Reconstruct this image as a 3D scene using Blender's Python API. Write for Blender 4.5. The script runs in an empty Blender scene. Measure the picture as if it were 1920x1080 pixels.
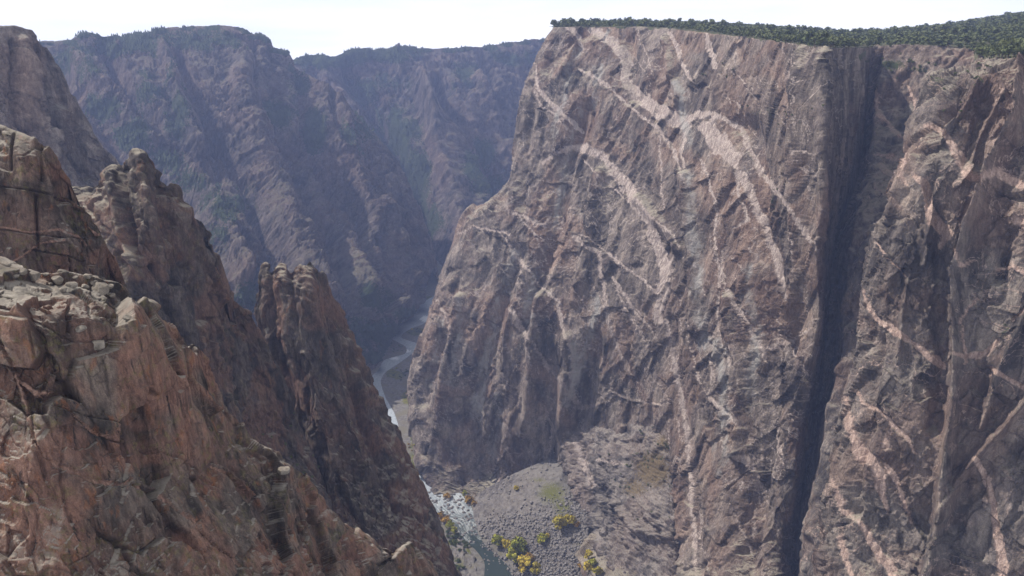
import bpy, math, random, time
import numpy as np
from mathutils import Vector, Matrix
T0 = time.time()
SC = bpy.context.scene
COL = SC.collection
R = math.radians

# ------------------------------------------------------------------ camera
CAMZ = 620.0
F = 1507.0
PITCH = math.atan(530 / 1507.0)
cp, sp = math.cos(PITCH), math.sin(PITCH)
cam = bpy.data.objects.new('camera', bpy.data.cameras.new('camera'))
COL.objects.link(cam)
cam.location = (0, 0, CAMZ)
cam.rotation_euler = (math.pi / 2 - PITCH, 0, 0)
cam.data.sensor_width = 36
cam.data.lens = 36 * F / 1920
cam.data.clip_start = 0.5
cam.data.clip_end = 30000
SC.camera = cam

# ------------------------------------------------------------------ sky and sun
SUN_AZ, SUN_EL = R(-68), R(49)          # azimuth from +Y, negative towards -X
sun_dir = Vector((math.sin(SUN_AZ) * math.cos(SUN_EL), math.cos(SUN_AZ) * math.cos(SUN_EL), math.sin(SUN_EL)))
world = bpy.data.worlds.new("World"); SC.world = world
world.use_nodes = True
nt = world.node_tree; nt.nodes.clear()
wo = nt.nodes.new('ShaderNodeOutputWorld'); bg = nt.nodes.new('ShaderNodeBackground')
sky = nt.nodes.new('ShaderNodeTexSky'); sky.sky_type = 'NISHITA'; sky.sun_disc = False
sky.sun_elevation = SUN_EL; sky.sun_rotation = SUN_AZ
sky.altitude = 2400; sky.air_density = 1.0; sky.dust_density = 2.0
tc = nt.nodes.new('ShaderNodeTexCoord'); mp = nt.nodes.new('ShaderNodeMapping')
mp.inputs['Scale'].default_value = (1.0, 1.0, 7.0)
cn = nt.nodes.new('ShaderNodeTexNoise'); cn.inputs['Scale'].default_value = 2.2; cn.inputs['Detail'].default_value = 7
cr = nt.nodes.new('ShaderNodeValToRGB')
cr.color_ramp.elements[0].position = 0.36; cr.color_ramp.elements[0].color = (10.9, 11.2, 11.8, 1)
cr.color_ramp.elements[1].position = 0.58; cr.color_ramp.elements[1].color = (14.2, 14.2, 14.2, 1)
mx = nt.nodes.new('ShaderNodeMix'); mx.data_type = 'RGBA'; mx.inputs[0].default_value = 0.88
L = nt.links.new
L(tc.outputs['Generated'], mp.inputs['Vector']); L(mp.outputs['Vector'], cn.inputs['Vector'])
L(cn.outputs['Fac'], cr.inputs['Fac']); L(sky.outputs['Color'], mx.inputs[6]); L(cr.outputs['Color'], mx.inputs[7])
sz = nt.nodes.new('ShaderNodeSeparateXYZ'); L(tc.outputs['Generated'], sz.inputs[0])
er = nt.nodes.new('ShaderNodeMapRange'); L(sz.outputs['Z'], er.inputs[0])
for q_, w_ in zip((1, 2, 3, 4), (0.03, 0.45, 1.0, 0.52)): er.inputs[q_].default_value = w_
em = nt.nodes.new('ShaderNodeVectorMath'); em.operation = 'SCALE'; L(mx.outputs[2], em.inputs[0]); L(er.outputs[0], em.inputs['Scale'])
L(em.outputs[0], bg.inputs['Color']); bg.inputs['Strength'].default_value = 0.10
L(bg.outputs['Background'], wo.inputs['Surface'])
sl = bpy.data.lights.new('sun', 'SUN'); sl.energy = 5.0; sl.angle = R(0.6); sl.color = (1.0, 0.94, 0.86)
so = bpy.data.objects.new('sun', sl); COL.objects.link(so)
so.rotation_euler = sun_dir.to_track_quat('Z', 'Y').to_euler()
so.location = (0, 0, 1500)
vs = SC.view_settings
vs.view_transform = 'Standard'; vs.look = 'None'; vs.exposure = 0.2; vs.gamma = 1.0; vs.use_curve_mapping = False
SC.render.engine = 'CYCLES'
cy = SC.cycles
cy.max_bounces = 4; cy.diffuse_bounces = 2; cy.glossy_bounces = 1; cy.transmission_bounces = 1
cy.volume_bounces = 1; cy.transparent_max_bounces = 4
cy.use_denoising = True

# ------------------------------------------------------------------ projection helpers (photo pixels 1920x1080)
def at(u, v, Y):
    u = np.asarray(u, float); v = np.asarray(v, float); Y = np.asarray(Y, float)
    dx = (u - 960) / F; dy = (540 - v) / F
    y = cp + dy * sp; z = -sp + dy * cp
    t = Y / y
    return np.stack([dx * t, Y + 0 * dx, CAMZ + z * t], -1)
def at_z(u, v, zz):
    u = np.asarray(u, float); v = np.asarray(v, float)
    dx = (u - 960) / F; dy = (540 - v) / F
    y = cp + dy * sp; z = -sp + dy * cp
    t = (zz - CAMZ) / z
    return np.stack([dx * t, y * t, zz + 0 * t], -1)
def proj(P):
    x, y, z = P[..., 0], P[..., 1], P[..., 2] - CAMZ
    d = np.maximum(y * cp - z * sp, 1.0)
    up = y * sp + z * cp
    return 960 + F * x / d, 540 - F * up / d

# ------------------------------------------------------------------ vector noise
_r = np.random.RandomState(7)
def h3(i, j, k, s=0):
    n = (i.astype(np.int64) * 73856093) ^ (j.astype(np.int64) * 19349663) ^ (k.astype(np.int64) * 83492791) ^ np.int64(s * 2654435761 % 2147483647)
    n = (n ^ (n >> 13)) * 1274126177 & 0x7fffffff
    n = (n ^ (n >> 16)) * 668265263 & 0x7fffffff
    return ((n ^ (n >> 11)) & 0xffffff).astype(np.float32) / np.float32(0xffffff)
def vnoise(P, s=0):
    """value noise with quintic fade, -1..1"""
    P = P.astype(np.float32)
    f = np.floor(P); w = P - f; f = f.astype(np.int32)
    w = w * w * w * (w * (w * 6 - 15) + 10)
    i, j, k = f[..., 0], f[..., 1], f[..., 2]; a, b, c = w[..., 0], w[..., 1], w[..., 2]
    def H(x, y, z): return h3(i + x, j + y, k + z, s)
    x00 = H(0,0,0) * (1-a) + H(1,0,0) * a; x10 = H(0,1,0) * (1-a) + H(1,1,0) * a
    x01 = H(0,0,1) * (1-a) + H(1,0,1) * a; x11 = H(0,1,1) * (1-a) + H(1,1,1) * a
    return ((x00 * (1-b) + x10 * b) * (1-c) + (x01 * (1-b) + x11 * b) * c) * 2 - 1
def fbm(P, o=4, s=0, g=0.5):
    r = 0; a = 1; t = 0
    for q in range(o):
        r = r + a * vnoise(P * (2.03 ** q) + q * 17.3, s + q); t += a; a *= g
    return r / t
def ridged(P, o=3, s=0, g=0.5):
    r = 0; a = 1; t = 0
    for q in range(o):
        r = r + a * (1 - 2 * np.abs(vnoise(P * (2.03 ** q) + q * 11.7, s + q))); t += a; a *= g
    return r / t
def facet(P, s=0, tilt=1.0, box=False, off=0.6):
    """cells of tilted planes: value, border distance, cell hash"""
    P = P.astype(np.float32)
    b = np.floor(P - 0.5).astype(np.int32)
    F1 = np.full(P.shape[:-1], 9.0, np.float32); F2 = F1.copy(); val = F1 * 0; cid = F1 * 0
    for dx in (0, 1):
        for dy in (0, 1):
            for dz in (0, 1):
                i, j, k = b[..., 0] + dx, b[..., 1] + dy, b[..., 2] + dz
                ox = i + 0.15 + 0.7 * h3(i, j, k, s + 1); oy = j + 0.15 + 0.7 * h3(i, j, k, s + 2); oz = k + 0.15 + 0.7 * h3(i, j, k, s + 3)
                ex, ey, ez = P[..., 0] - ox, P[..., 1] - oy, P[..., 2] - oz
                d = np.maximum(np.maximum(np.abs(ex), np.abs(ey)), np.abs(ez)) ** 2 + 0.12 * (ex * ex + ey * ey + ez * ez) if box else ex * ex + ey * ey + ez * ez
                c = h3(i, j, k, s + 4)
                pl = (c * 2 - 1) * off + tilt * (ex * (h3(i, j, k, s + 5) * 2 - 1) + ey * (h3(i, j, k, s + 6) * 2 - 1) + ez * (h3(i, j, k, s + 7) * 2 - 1))
                m = d < F1
                F2 = np.where(m, F1, np.minimum(F2, d))
                F1 = np.where(m, d, F1); val = np.where(m, pl, val); cid = np.where(m, c, cid)
    return val, np.sqrt(F2) - np.sqrt(F1), cid
def sstep(a, b, x):
    t = np.clip((x - a) / (b - a), 0, 1); return t * t * (3 - 2 * t)
def rot(P, ax, ay):
    """lean the noise lattice: shear x and y with height"""
    Q = P.copy(); Q[..., 0] = P[..., 0] + ax * P[..., 2]; Q[..., 1] = P[..., 1] + ay * P[..., 2]
    return Q

# ------------------------------------------------------------------ lofted rock sheets
def catmull(A, t):
    """A (K,...) control, t in 0..K-1"""
    K = A.shape[0]
    i = np.clip(np.floor(t).astype(int), 0, K - 2); f = (t - i)
    f = f.reshape((-1,) + (1,) * (A.ndim - 1))
    p1 = A[i]; p2 = A[i + 1]
    p0 = np.where((i > 0).reshape(f.shape), A[np.maximum(i - 1, 0)], 2 * p1 - p2)
    p3 = np.where((i < K - 2).reshape(f.shape), A[np.minimum(i + 2, K - 1)], 2 * p2 - p1)
    m1 = (p2 - p0) * 0.35; m2 = (p3 - p1) * 0.35
    f2 = f * f; f3 = f2 * f
    return (2*f3 - 3*f2 + 1) * p1 + (f3 - 2*f2 + f) * m1 + (-2*f3 + 3*f2) * p2 + (f3 - f2) * m2

def samples(D, step, cap=None):
    """D: lengths of the intervals in px -> index parameters"""
    out = []
    for q, d in enumerate(D):
        n = max(2, int(math.ceil(d / step)))
        if cap and q in cap: n = min(n, cap[q])
        out.append(q + np.arange(n) / n)
    out.append([len(D)])
    return np.concatenate(out)

def loft(rows, step=1.6, aligned=True, back=None, foot=-20.0, capcols=None, vstep=None, npts=None):
    """rows top to bottom, each [(u,v,Y),...]; back = list of (dy, dz) added behind the top row"""
    vstep = vstep or step
    W = [at(*np.array(r, float).T) for r in rows]
    if not aligned:
        K = 60
        if npts: K = npts
        W2 = []
        for w, r in zip(W, rows):
            a = np.array(r, float)[:, :2]; s = np.r_[0, np.cumsum(np.hypot(*np.diff(a, axis=0).T))]; s /= s[-1]
            t = np.linspace(0, 1, K)
            W2.append(np.stack([np.interp(t, s, w[:, c]) for c in range(3)], -1))
        W = W2
    A = np.stack(W)                                  # (rows, K, 3)
    U, V = proj(A)
    cd = np.hypot(np.diff(U, axis=1), np.diff(V, axis=1)).mean(0)
    rd = np.hypot(np.diff(U, axis=0), np.diff(V, axis=0))
    rd = np.percentile(rd, 70, axis=1)
    wpp = np.median(np.linalg.norm(np.diff(A, axis=1), axis=-1) / np.maximum(np.hypot(np.diff(U, axis=1), np.diff(V, axis=1)), 1))
    wr = np.percentile(np.linalg.norm(np.diff(A, axis=0), axis=-1), 70, axis=1) / wpp * 0.6
    rd = np.clip(wr, rd, rd * 2.6) if foot is not None or back else rd
    cs = samples(np.maximum(cd, 3), step, capcols)
    rs = samples(np.maximum(rd, 3), vstep)
    B = catmull(A, rs)                               # rows
    B = np.swapaxes(catmull(np.swapaxes(B, 0, 1), cs), 0, 1)
    top = []
    if back:
        p = B[0]
        for q, (dy, dz) in enumerate(back):
            n = 14
            for f in (np.arange(n) + 1) / n:
                top.append(p + np.array([0, dy, dz]) * f)
            p = top[-1]
        B = np.concatenate([np.stack(top[::-1]), B])
    nb = len(top)
    if foot is not None:
        p = B[-1]; ex = []
        for f in (np.arange(16) + 1) / 16:
            q = p.copy(); q[:, 2] = p[:, 2] + (foot - p[:, 2]) * f; ex.append(q)
        B = np.concatenate([B, np.stack(ex)])
    return B, nb, (16 if foot is not None else 0)

def normals(B, it=0):
    gu = np.gradient(B, axis=1); gv = np.gradient(B, axis=0)
    n = np.cross(gv, gu); l = np.linalg.norm(n, axis=-1, keepdims=True)
    n = n / np.maximum(l, 1e-9)
    for _ in range(it):
        n[1:-1] = n[:-2] + n[1:-1] + n[2:]; n[:, 1:-1] = n[:, :-2] + n[:, 1:-1] + n[:, 2:]
        n /= np.maximum(np.linalg.norm(n, axis=-1, keepdims=True), 1e-9)
    c = B.reshape(-1, 3)[B[..., 0].size // 2]
    m = n.reshape(-1, 3)[B[..., 0].size // 2]
    if np.dot(m, np.array([0, 0, CAMZ]) - c) < 0: n = -n
    return n

def seg_dist(U, V, pts):
    """distance in px to a polyline, and its local width"""
    best = np.full(U.shape, 1e9, np.float32); wd = best * 0
    for (x0, y0, w0), (x1, y1, w1) in zip(pts[:-1], pts[1:]):
        dx, dy = x1 - x0, y1 - y0
        t = np.clip(((U - x0) * dx + (V - y0) * dy) / (dx * dx + dy * dy + 1e-6), 0, 1)
        d = np.hypot(U - x0 - t * dx, V - y0 - t * dy)
        w = w0 + (w1 - w0) * t
        k = d / w
        m = k < best
        best = np.where(m, k, best)
    return best                                       # in units of half width

def relief(U, V, feats):
    """gullies (negative) and ribs (positive): (depth, [(u,v,halfwidth)...])"""
    r = 0
    for amp, pts in feats:
        x0 = min(p[0] - 3 * p[2] for p in pts); x1 = max(p[0] + 3 * p[2] for p in pts)
        y0 = min(p[1] - 3 * p[2] for p in pts); y1 = max(p[1] + 3 * p[2] for p in pts)
        m = (U > x0) & (U < x1) & (V > y0) & (V < y1)
        k = seg_dist(U[m], V[m], pts)
        d = np.zeros(U.shape, np.float32)
        d[m] = amp * np.exp(-k * k * 1.1)
        r = r + d
    return r
def paint(U, V, P, lines, sc=1.0, warp=4.0, soft=0.10):
    """mask of dikes: [(u,v,halfwidth)...] with ragged edges"""
    wu = fbm(P / (14 * sc), 3, 91) * warp + fbm(P / (3 * sc), 2, 95) * warp * 0.3; wv = fbm(P / (14 * sc), 3, 92) * warp
    wm_ = 1.15 + 0.8 * fbm(P / (11 * sc), 3, 97)
    for q_, am in ((5.0, .45), (2.2, .3)):
        _, _, ci = facet(P / (q_ * sc), 140 + int(q_)); wu = wu + (ci - .5) * warp * am * 1.6; wv = wv + ((ci * 7.31) % 1 - .5) * warp * am * 1.6
    out = np.zeros(U.shape, np.float32)
    for pts in lines:
        x0 = min(p[0] - 2 * p[2] for p in pts) - 8; x1 = max(p[0] + 2 * p[2] for p in pts) + 8
        y0 = min(p[1] - 2 * p[2] for p in pts) - 8; y1 = max(p[1] + 2 * p[2] for p in pts) + 8
        m = (U > x0) & (U < x1) & (V > y0) & (V < y1)
        k = seg_dist(U[m] + wu[m], V[m] + wv[m], pts) * wm_[m]
        out[m] = np.maximum(out[m], 1 - sstep(1 - soft, 1 + soft, k))
    return out

def grid_obj(name, P, mat, attrs=None, smooth=False, kind='structure', label=None):
    M, N = P.shape[:2]
    me = bpy.data.meshes.new(name)
    me.vertices.add(M * N); me.vertices.foreach_set('co', P.reshape(-1).astype(np.float32))
    i = np.arange(M * N, dtype=np.int32).reshape(M, N)
    q = np.stack([i[:-1, :-1], i[1:, :-1], i[1:, 1:], i[:-1, 1:]], -1).reshape(-1, 4)
    nf = len(q)
    me.loops.add(nf * 4); me.polygons.add(nf)
    me.loops.foreach_set('vertex_index', q.reshape(-1))
    me.polygons.foreach_set('loop_start', np.arange(0, nf * 4, 4, dtype=np.int32))
    if smooth: me.polygons.foreach_set('use_smooth', np.ones(nf, bool))
    me.update(calc_edges=True)
    for k, a in (attrs or {}).items():
        at_ = me.attributes.new(k, 'FLOAT', 'POINT'); at_.data.foreach_set('value', a.reshape(-1).astype(np.float32))
    me.materials.append(mat)
    o = bpy.data.objects.new(name, me); COL.objects.link(o)
    o['kind'] = kind
    if label: o['label'] = label
    print('%-22s %8d faces  %.1fs' % (name, nf, time.time() - T0))
    return o

def mesh_obj(name, V, Fs, mat, parent=None, smooth=False, attrs=None):
    me = bpy.data.meshes.new(name)
    V = np.asarray(V, np.float32); Fs = np.asarray(Fs, np.int32)
    me.vertices.add(len(V)); me.vertices.foreach_set('co', V.reshape(-1))
    k = Fs.shape[1]; nf = len(Fs)
    me.loops.add(nf * k); me.polygons.add(nf)
    me.loops.foreach_set('vertex_index', Fs.reshape(-1))
    me.polygons.foreach_set('loop_start', np.arange(0, nf * k, k, dtype=np.int32))
    if smooth: me.polygons.foreach_set('use_smooth', np.ones(nf, bool))
    me.update(calc_edges=True)
    for kk, a in (attrs or {}).items():
        at_ = me.attributes.new(kk, 'FLOAT', 'POINT'); at_.data.foreach_set('value', np.asarray(a, np.float32).reshape(-1))
    if isinstance(mat, (list, tuple)):
        for m in mat: me.materials.append(m)
    else: me.materials.append(mat)
    o = bpy.data.objects.new(name, me); COL.objects.link(o)
    if parent: o.parent = parent
    return o

# ------------------------------------------------------------------ materials
class NT:
    def __init__(s, name):
        s.m = bpy.data.materials.new(name); s.m.use_nodes = True; s.t = s.m.node_tree; s.t.nodes.clear()
        s.out = s.t.nodes.new('ShaderNodeOutputMaterial')
    def n(s, ty, **kw):
        x = s.t.nodes.new(ty)
        for k, v in kw.items(): setattr(x, k, v)
        return x
    def l(s, a, b): s.t.links.new(a, b)
    def attr(s, name): return s.n('ShaderNodeAttribute', attribute_name=name).outputs['Fac']
    def coord(s, scale, loc=(0, 0, 0), shear=None):
        t = s.n('ShaderNodeTexCoord'); m = s.n('ShaderNodeMapping')
        m.inputs['Scale'].default_value = scale; m.inputs['Location'].default_value = loc
        if shear: m.inputs['Rotation'].default_value = shear
        s.l(t.outputs['Object'], m.inputs['Vector']); return m.outputs['Vector']
    def noise(s, vec, scale=1.0, detail=4, rough=0.55, dist=0.0):
        x = s.n('ShaderNodeTexNoise'); x.inputs['Scale'].default_value = scale; x.inputs['Detail'].default_value = detail
        x.inputs['Roughness'].default_value = rough; x.inputs['Distortion'].default_value = dist
        s.l(vec, x.inputs['Vector']); return x.outputs['Fac']
    def mr(s, v, a, b, c=0.0, d=1.0, smooth=False):
        x = s.n('ShaderNodeMapRange'); x.clamp = True
        if smooth: x.interpolation_type = 'SMOOTHSTEP'
        s.l(v, x.inputs[0])
        for q, w in zip((1, 2, 3, 4), (a, b, c, d)): x.inputs[q].default_value = w
        return x.outputs[0]
    def mix(s, f, a, b, mode='MIX'):
        x = s.n('ShaderNodeMix'); x.data_type = 'RGBA'; x.blend_type = mode
        for sock, v in ((x.inputs[0], f), (x.inputs[6], a), (x.inputs[7], b)):
            if hasattr(v, 'node'): s.l(v, sock)
            elif isinstance(v, (int, float)): sock.default_value = v
            else: sock.default_value = tuple(v) + (1,)
        return x.outputs[2]
    def math(s, op, a, b=0.0):
        x = s.n('ShaderNodeMath', operation=op)
        for q, v in ((0, a), (1, b)):
            if hasattr(v, 'node'): s.l(v, x.inputs[q])
            else: x.inputs[q].default_value = v
        return x.outputs[0]
    def bump(s, h, strength, dist):
        x = s.n('ShaderNodeBump'); x.inputs['Strength'].default_value = strength; x.inputs['Distance'].default_value = dist
        s.l(h, x.inputs['Height']); return x.outputs['Normal']
    def bsdf(s, col, rough=0.9, normal=None, spec=0.2):
        b = s.n('ShaderNodeBsdfPrincipled'); b.inputs['Roughness'].default_value = rough
        b.inputs['Specular IOR Level'].default_value = spec
        if hasattr(col, 'node'): s.l(col, b.inputs['Base Color'])
        else: b.inputs['Base Color'].default_value = tuple(col) + (1,)
        if normal: s.l(normal, b.inputs['Normal'])
        s.l(b.outputs['BSDF'], s.out.inputs['Surface']); return b

def rock_mat(name, S, dark, light, warm, vein, ledge, veg=(0.035, 0.05, 0.02), stain=0.35, warm_amt=0.5, thin=0.6, lichen=0.0, bumpd=1.0, veg_soft=0.5, blackstain=0.0):
    """S: size in metres of the medium grain"""
    k = NT(name)
    v1 = k.coord((1 / S, 1 / S, 0.35 / S), shear=(0.0, 0.18, 0))
    v2 = k.coord((1 / S, 1 / S, 1 / S))
    n1 = k.noise(v1, 0.35, 7, 0.62, 0.6)
    n2 = k.noise(v2, 0.08, 5, 0.6, 0.8)
    n3 = k.noise(v1, 2.4, 5, 0.7)
    n4 = k.noise(v2, 7.0, 4, 0.7)
    c = k.mix(k.mr(n1, 0.39, 0.61), dark, light)
    wf = k.mr(n2, 0.46, 0.62, 0, warm_amt, True)
    c = k.mix(wf, c, warm)
    # per-block tone from the mesh
    tone = k.attr('tone')
    c = k.mix(1.0, c, k.mix(k.mr(tone, 0, 1), (0.66, 0.64, 0.67), (1.32, 1.31, 1.27)), 'MULTIPLY')
    wa = k.attr('warm')
    c = k.mix(k.math('MULTIPLY', wa, 0.7), c, warm)
    # vertical streaks of seepage
    vs_ = k.coord((1.3 / S, 1.3 / S, 0.06 / S))
    ns = k.noise(vs_, 0.9, 4, 0.6)
    c = k.mix(k.mr(ns, 0.52, 0.70, 0, stain), c, (dark[0] * 0.45, dark[1] * 0.43, dark[2] * 0.45))
    if blackstain:
        vb = k.coord((2.2 / S, 2.2 / S, 0.10 / S), (7, 3, 1))
        nb = k.math('MULTIPLY', k.mr(k.noise(vb, 0.8, 4, 0.6), 0.57, 0.64), k.mr(k.noise(v2, 0.16, 2, 0.5), 0.5, 0.62))
        c = k.mix(k.math('MULTIPLY', nb, blackstain), c, (0.02, 0.019, 0.02))
    # dikes: thin threads from the shader, wide ones from the mesh
    if thin:
        va = k.coord((0.9 / S, 0.9 / S, 0.55 / S), (3, 1, 9), shear=(0.5, 0.6, 0))
        nv = k.noise(va, 0.22, 6, 0.55, 1.1)
        d = k.math('ABSOLUTE', k.math('SUBTRACT', nv, 0.5))
        msk = k.math('MULTIPLY', k.mr(d, 0.0, 0.011, 1, 0), k.mr(k.noise(v2, 0.12, 3, 0.5), 0.50, 0.60))
        c = k.mix(k.math('MULTIPLY', msk, thin), c, vein)
        va = k.coord((0.8 / S, 0.8 / S, 1.3 / S), (13, 4, 2), shear=(0.9, -0.5, 0))
        nv = k.noise(va, 0.16, 6, 0.55, 0.9)
        d = k.math('ABSOLUTE', k.math('SUBTRACT', nv, 0.52))
        msk = k.math('MULTIPLY', k.mr(d, 0.0, 0.008, 1, 0), k.mr(k.noise(v2, 0.1, 3, 0.5), 0.46, 0.56, 1, 0))
        c = k.mix(k.math('MULTIPLY', msk, thin), c, vein)
    va_ = k.attr('vein')
    vc = k.mix(k.mr(n3, 0.35, 0.65), (vein[0] * 0.78, vein[1] * 0.73, vein[2] * 0.71), vein)
    c = k.mix(k.math('MULTIPLY', va_, 0.95), c, vc)
    if lichen:
        nl = k.math('MULTIPLY', k.mr(k.noise(v2, 1.1, 6, 0.7), 0.50, 0.60), k.mr(k.noise(v2, 0.22, 2, 0.5), 0.46, 0.58))
        c = k.mix(k.math('MULTIPLY', nl, lichen), c, (0.13, 0.12, 0.045))
        nl = k.math('MULTIPLY', k.mr(k.noise(v1, 0.8, 6, 0.7), 0.53, 0.60), k.mr(k.noise(v2, 0.3, 2, 0.5), 0.5, 0.6))
        c = k.mix(k.math('MULTIPLY', nl, lichen * 0.9), c, (0.24, 0.095, 0.04))
    # fine mottling
    c = k.mix(1.0, c, k.mix(k.mr(n3, 0.3, 0.7), (0.62, 0.62, 0.64), (1.34, 1.32, 1.3)), 'MULTIPLY')
    c = k.mix(1.0, c, k.mix(k.mr(n4, 0.3, 0.7), (0.7, 0.7, 0.7), (1.3, 1.3, 1.3)), 'MULTIPLY')
    # dust and lichen on what faces up, made paler to imitate sunlit tops
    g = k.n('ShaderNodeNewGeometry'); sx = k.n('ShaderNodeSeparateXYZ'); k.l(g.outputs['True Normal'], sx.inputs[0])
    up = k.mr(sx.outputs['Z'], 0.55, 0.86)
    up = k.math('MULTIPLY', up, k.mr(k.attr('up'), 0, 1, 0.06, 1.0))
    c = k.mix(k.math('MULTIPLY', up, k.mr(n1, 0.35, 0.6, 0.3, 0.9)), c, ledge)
    c = k.mix(k.math('MULTIPLY', k.attr('pale'), k.mr(n1, .42, .58, .15, .85)), c, (0.33, 0.315, 0.295))  # pale grey ribs, their sunlit look painted into the rock colour
    # joints between blocks
    cr_ = k.attr('crack')
    c = k.mix(k.math('MULTIPLY', cr_, 0.55), c, (dark[0] * 0.4, dark[1] * 0.38, dark[2] * 0.38))
    vg = k.attr('veg')
    nvg = k.noise(v2, 2.2, 5, 0.75)
    vm = k.mr(k.math('ADD', k.math('MULTIPLY', vg, veg_soft * 2), k.math('SUBTRACT', nvg, 0.95)), 0.0, 0.12)
    c = k.mix(vm, c, k.mix(k.mr(n4, 0.4, 0.6), veg, (veg[0] * 2.0, veg[1] * 1.7, veg[2] * 1.6)))
    hgt = k.math('ADD', k.math('MULTIPLY', n3, 1.0), k.math('MULTIPLY', n4, 0.4))
    vor = k.n('ShaderNodeTexVoronoi', feature='DISTANCE_TO_EDGE'); vor.inputs['Scale'].default_value = 1.3
    k.l(v1, vor.inputs['Vector'])
    hgt = k.math('ADD', hgt, k.mr(vor.outputs['Distance'], 0.0, 0.10, 0.0, 0.22))
    k.bsdf(c, 0.92, k.bump(hgt, 0.9, S * 0.28 * bumpd), 0.15)
    return k.m

VEIN = (0.42, 0.355, 0.32)
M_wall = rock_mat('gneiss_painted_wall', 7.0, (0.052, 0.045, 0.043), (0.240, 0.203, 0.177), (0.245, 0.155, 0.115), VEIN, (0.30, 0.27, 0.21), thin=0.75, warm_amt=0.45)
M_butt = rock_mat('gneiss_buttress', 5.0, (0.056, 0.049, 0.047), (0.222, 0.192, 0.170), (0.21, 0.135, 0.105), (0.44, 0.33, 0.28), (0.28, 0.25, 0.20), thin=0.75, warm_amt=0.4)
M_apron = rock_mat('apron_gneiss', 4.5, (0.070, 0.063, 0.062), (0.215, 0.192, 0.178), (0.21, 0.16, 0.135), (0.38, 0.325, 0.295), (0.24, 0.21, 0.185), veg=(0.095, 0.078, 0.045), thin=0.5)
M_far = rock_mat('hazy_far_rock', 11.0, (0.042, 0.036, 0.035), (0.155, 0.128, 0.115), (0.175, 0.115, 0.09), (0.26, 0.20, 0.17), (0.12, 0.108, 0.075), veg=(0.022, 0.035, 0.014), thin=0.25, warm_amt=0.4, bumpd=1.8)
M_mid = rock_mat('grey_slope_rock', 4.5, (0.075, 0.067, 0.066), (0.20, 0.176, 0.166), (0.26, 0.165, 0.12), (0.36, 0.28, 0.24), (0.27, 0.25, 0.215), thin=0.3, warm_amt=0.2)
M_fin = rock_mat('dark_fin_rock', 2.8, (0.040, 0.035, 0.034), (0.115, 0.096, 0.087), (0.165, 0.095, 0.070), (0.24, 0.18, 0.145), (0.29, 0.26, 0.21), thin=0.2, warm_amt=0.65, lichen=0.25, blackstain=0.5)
M_near = rock_mat('near_ridge_granite', 1.2, (0.034, 0.030, 0.028), (0.138, 0.113, 0.098), (0.235, 0.125, 0.092), (0.30, 0.19, 0.15), (0.33, 0.30, 0.26), thin=0.35, warm_amt=0.6, lichen=0.5, stain=0.5, blackstain=0.9)

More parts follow.
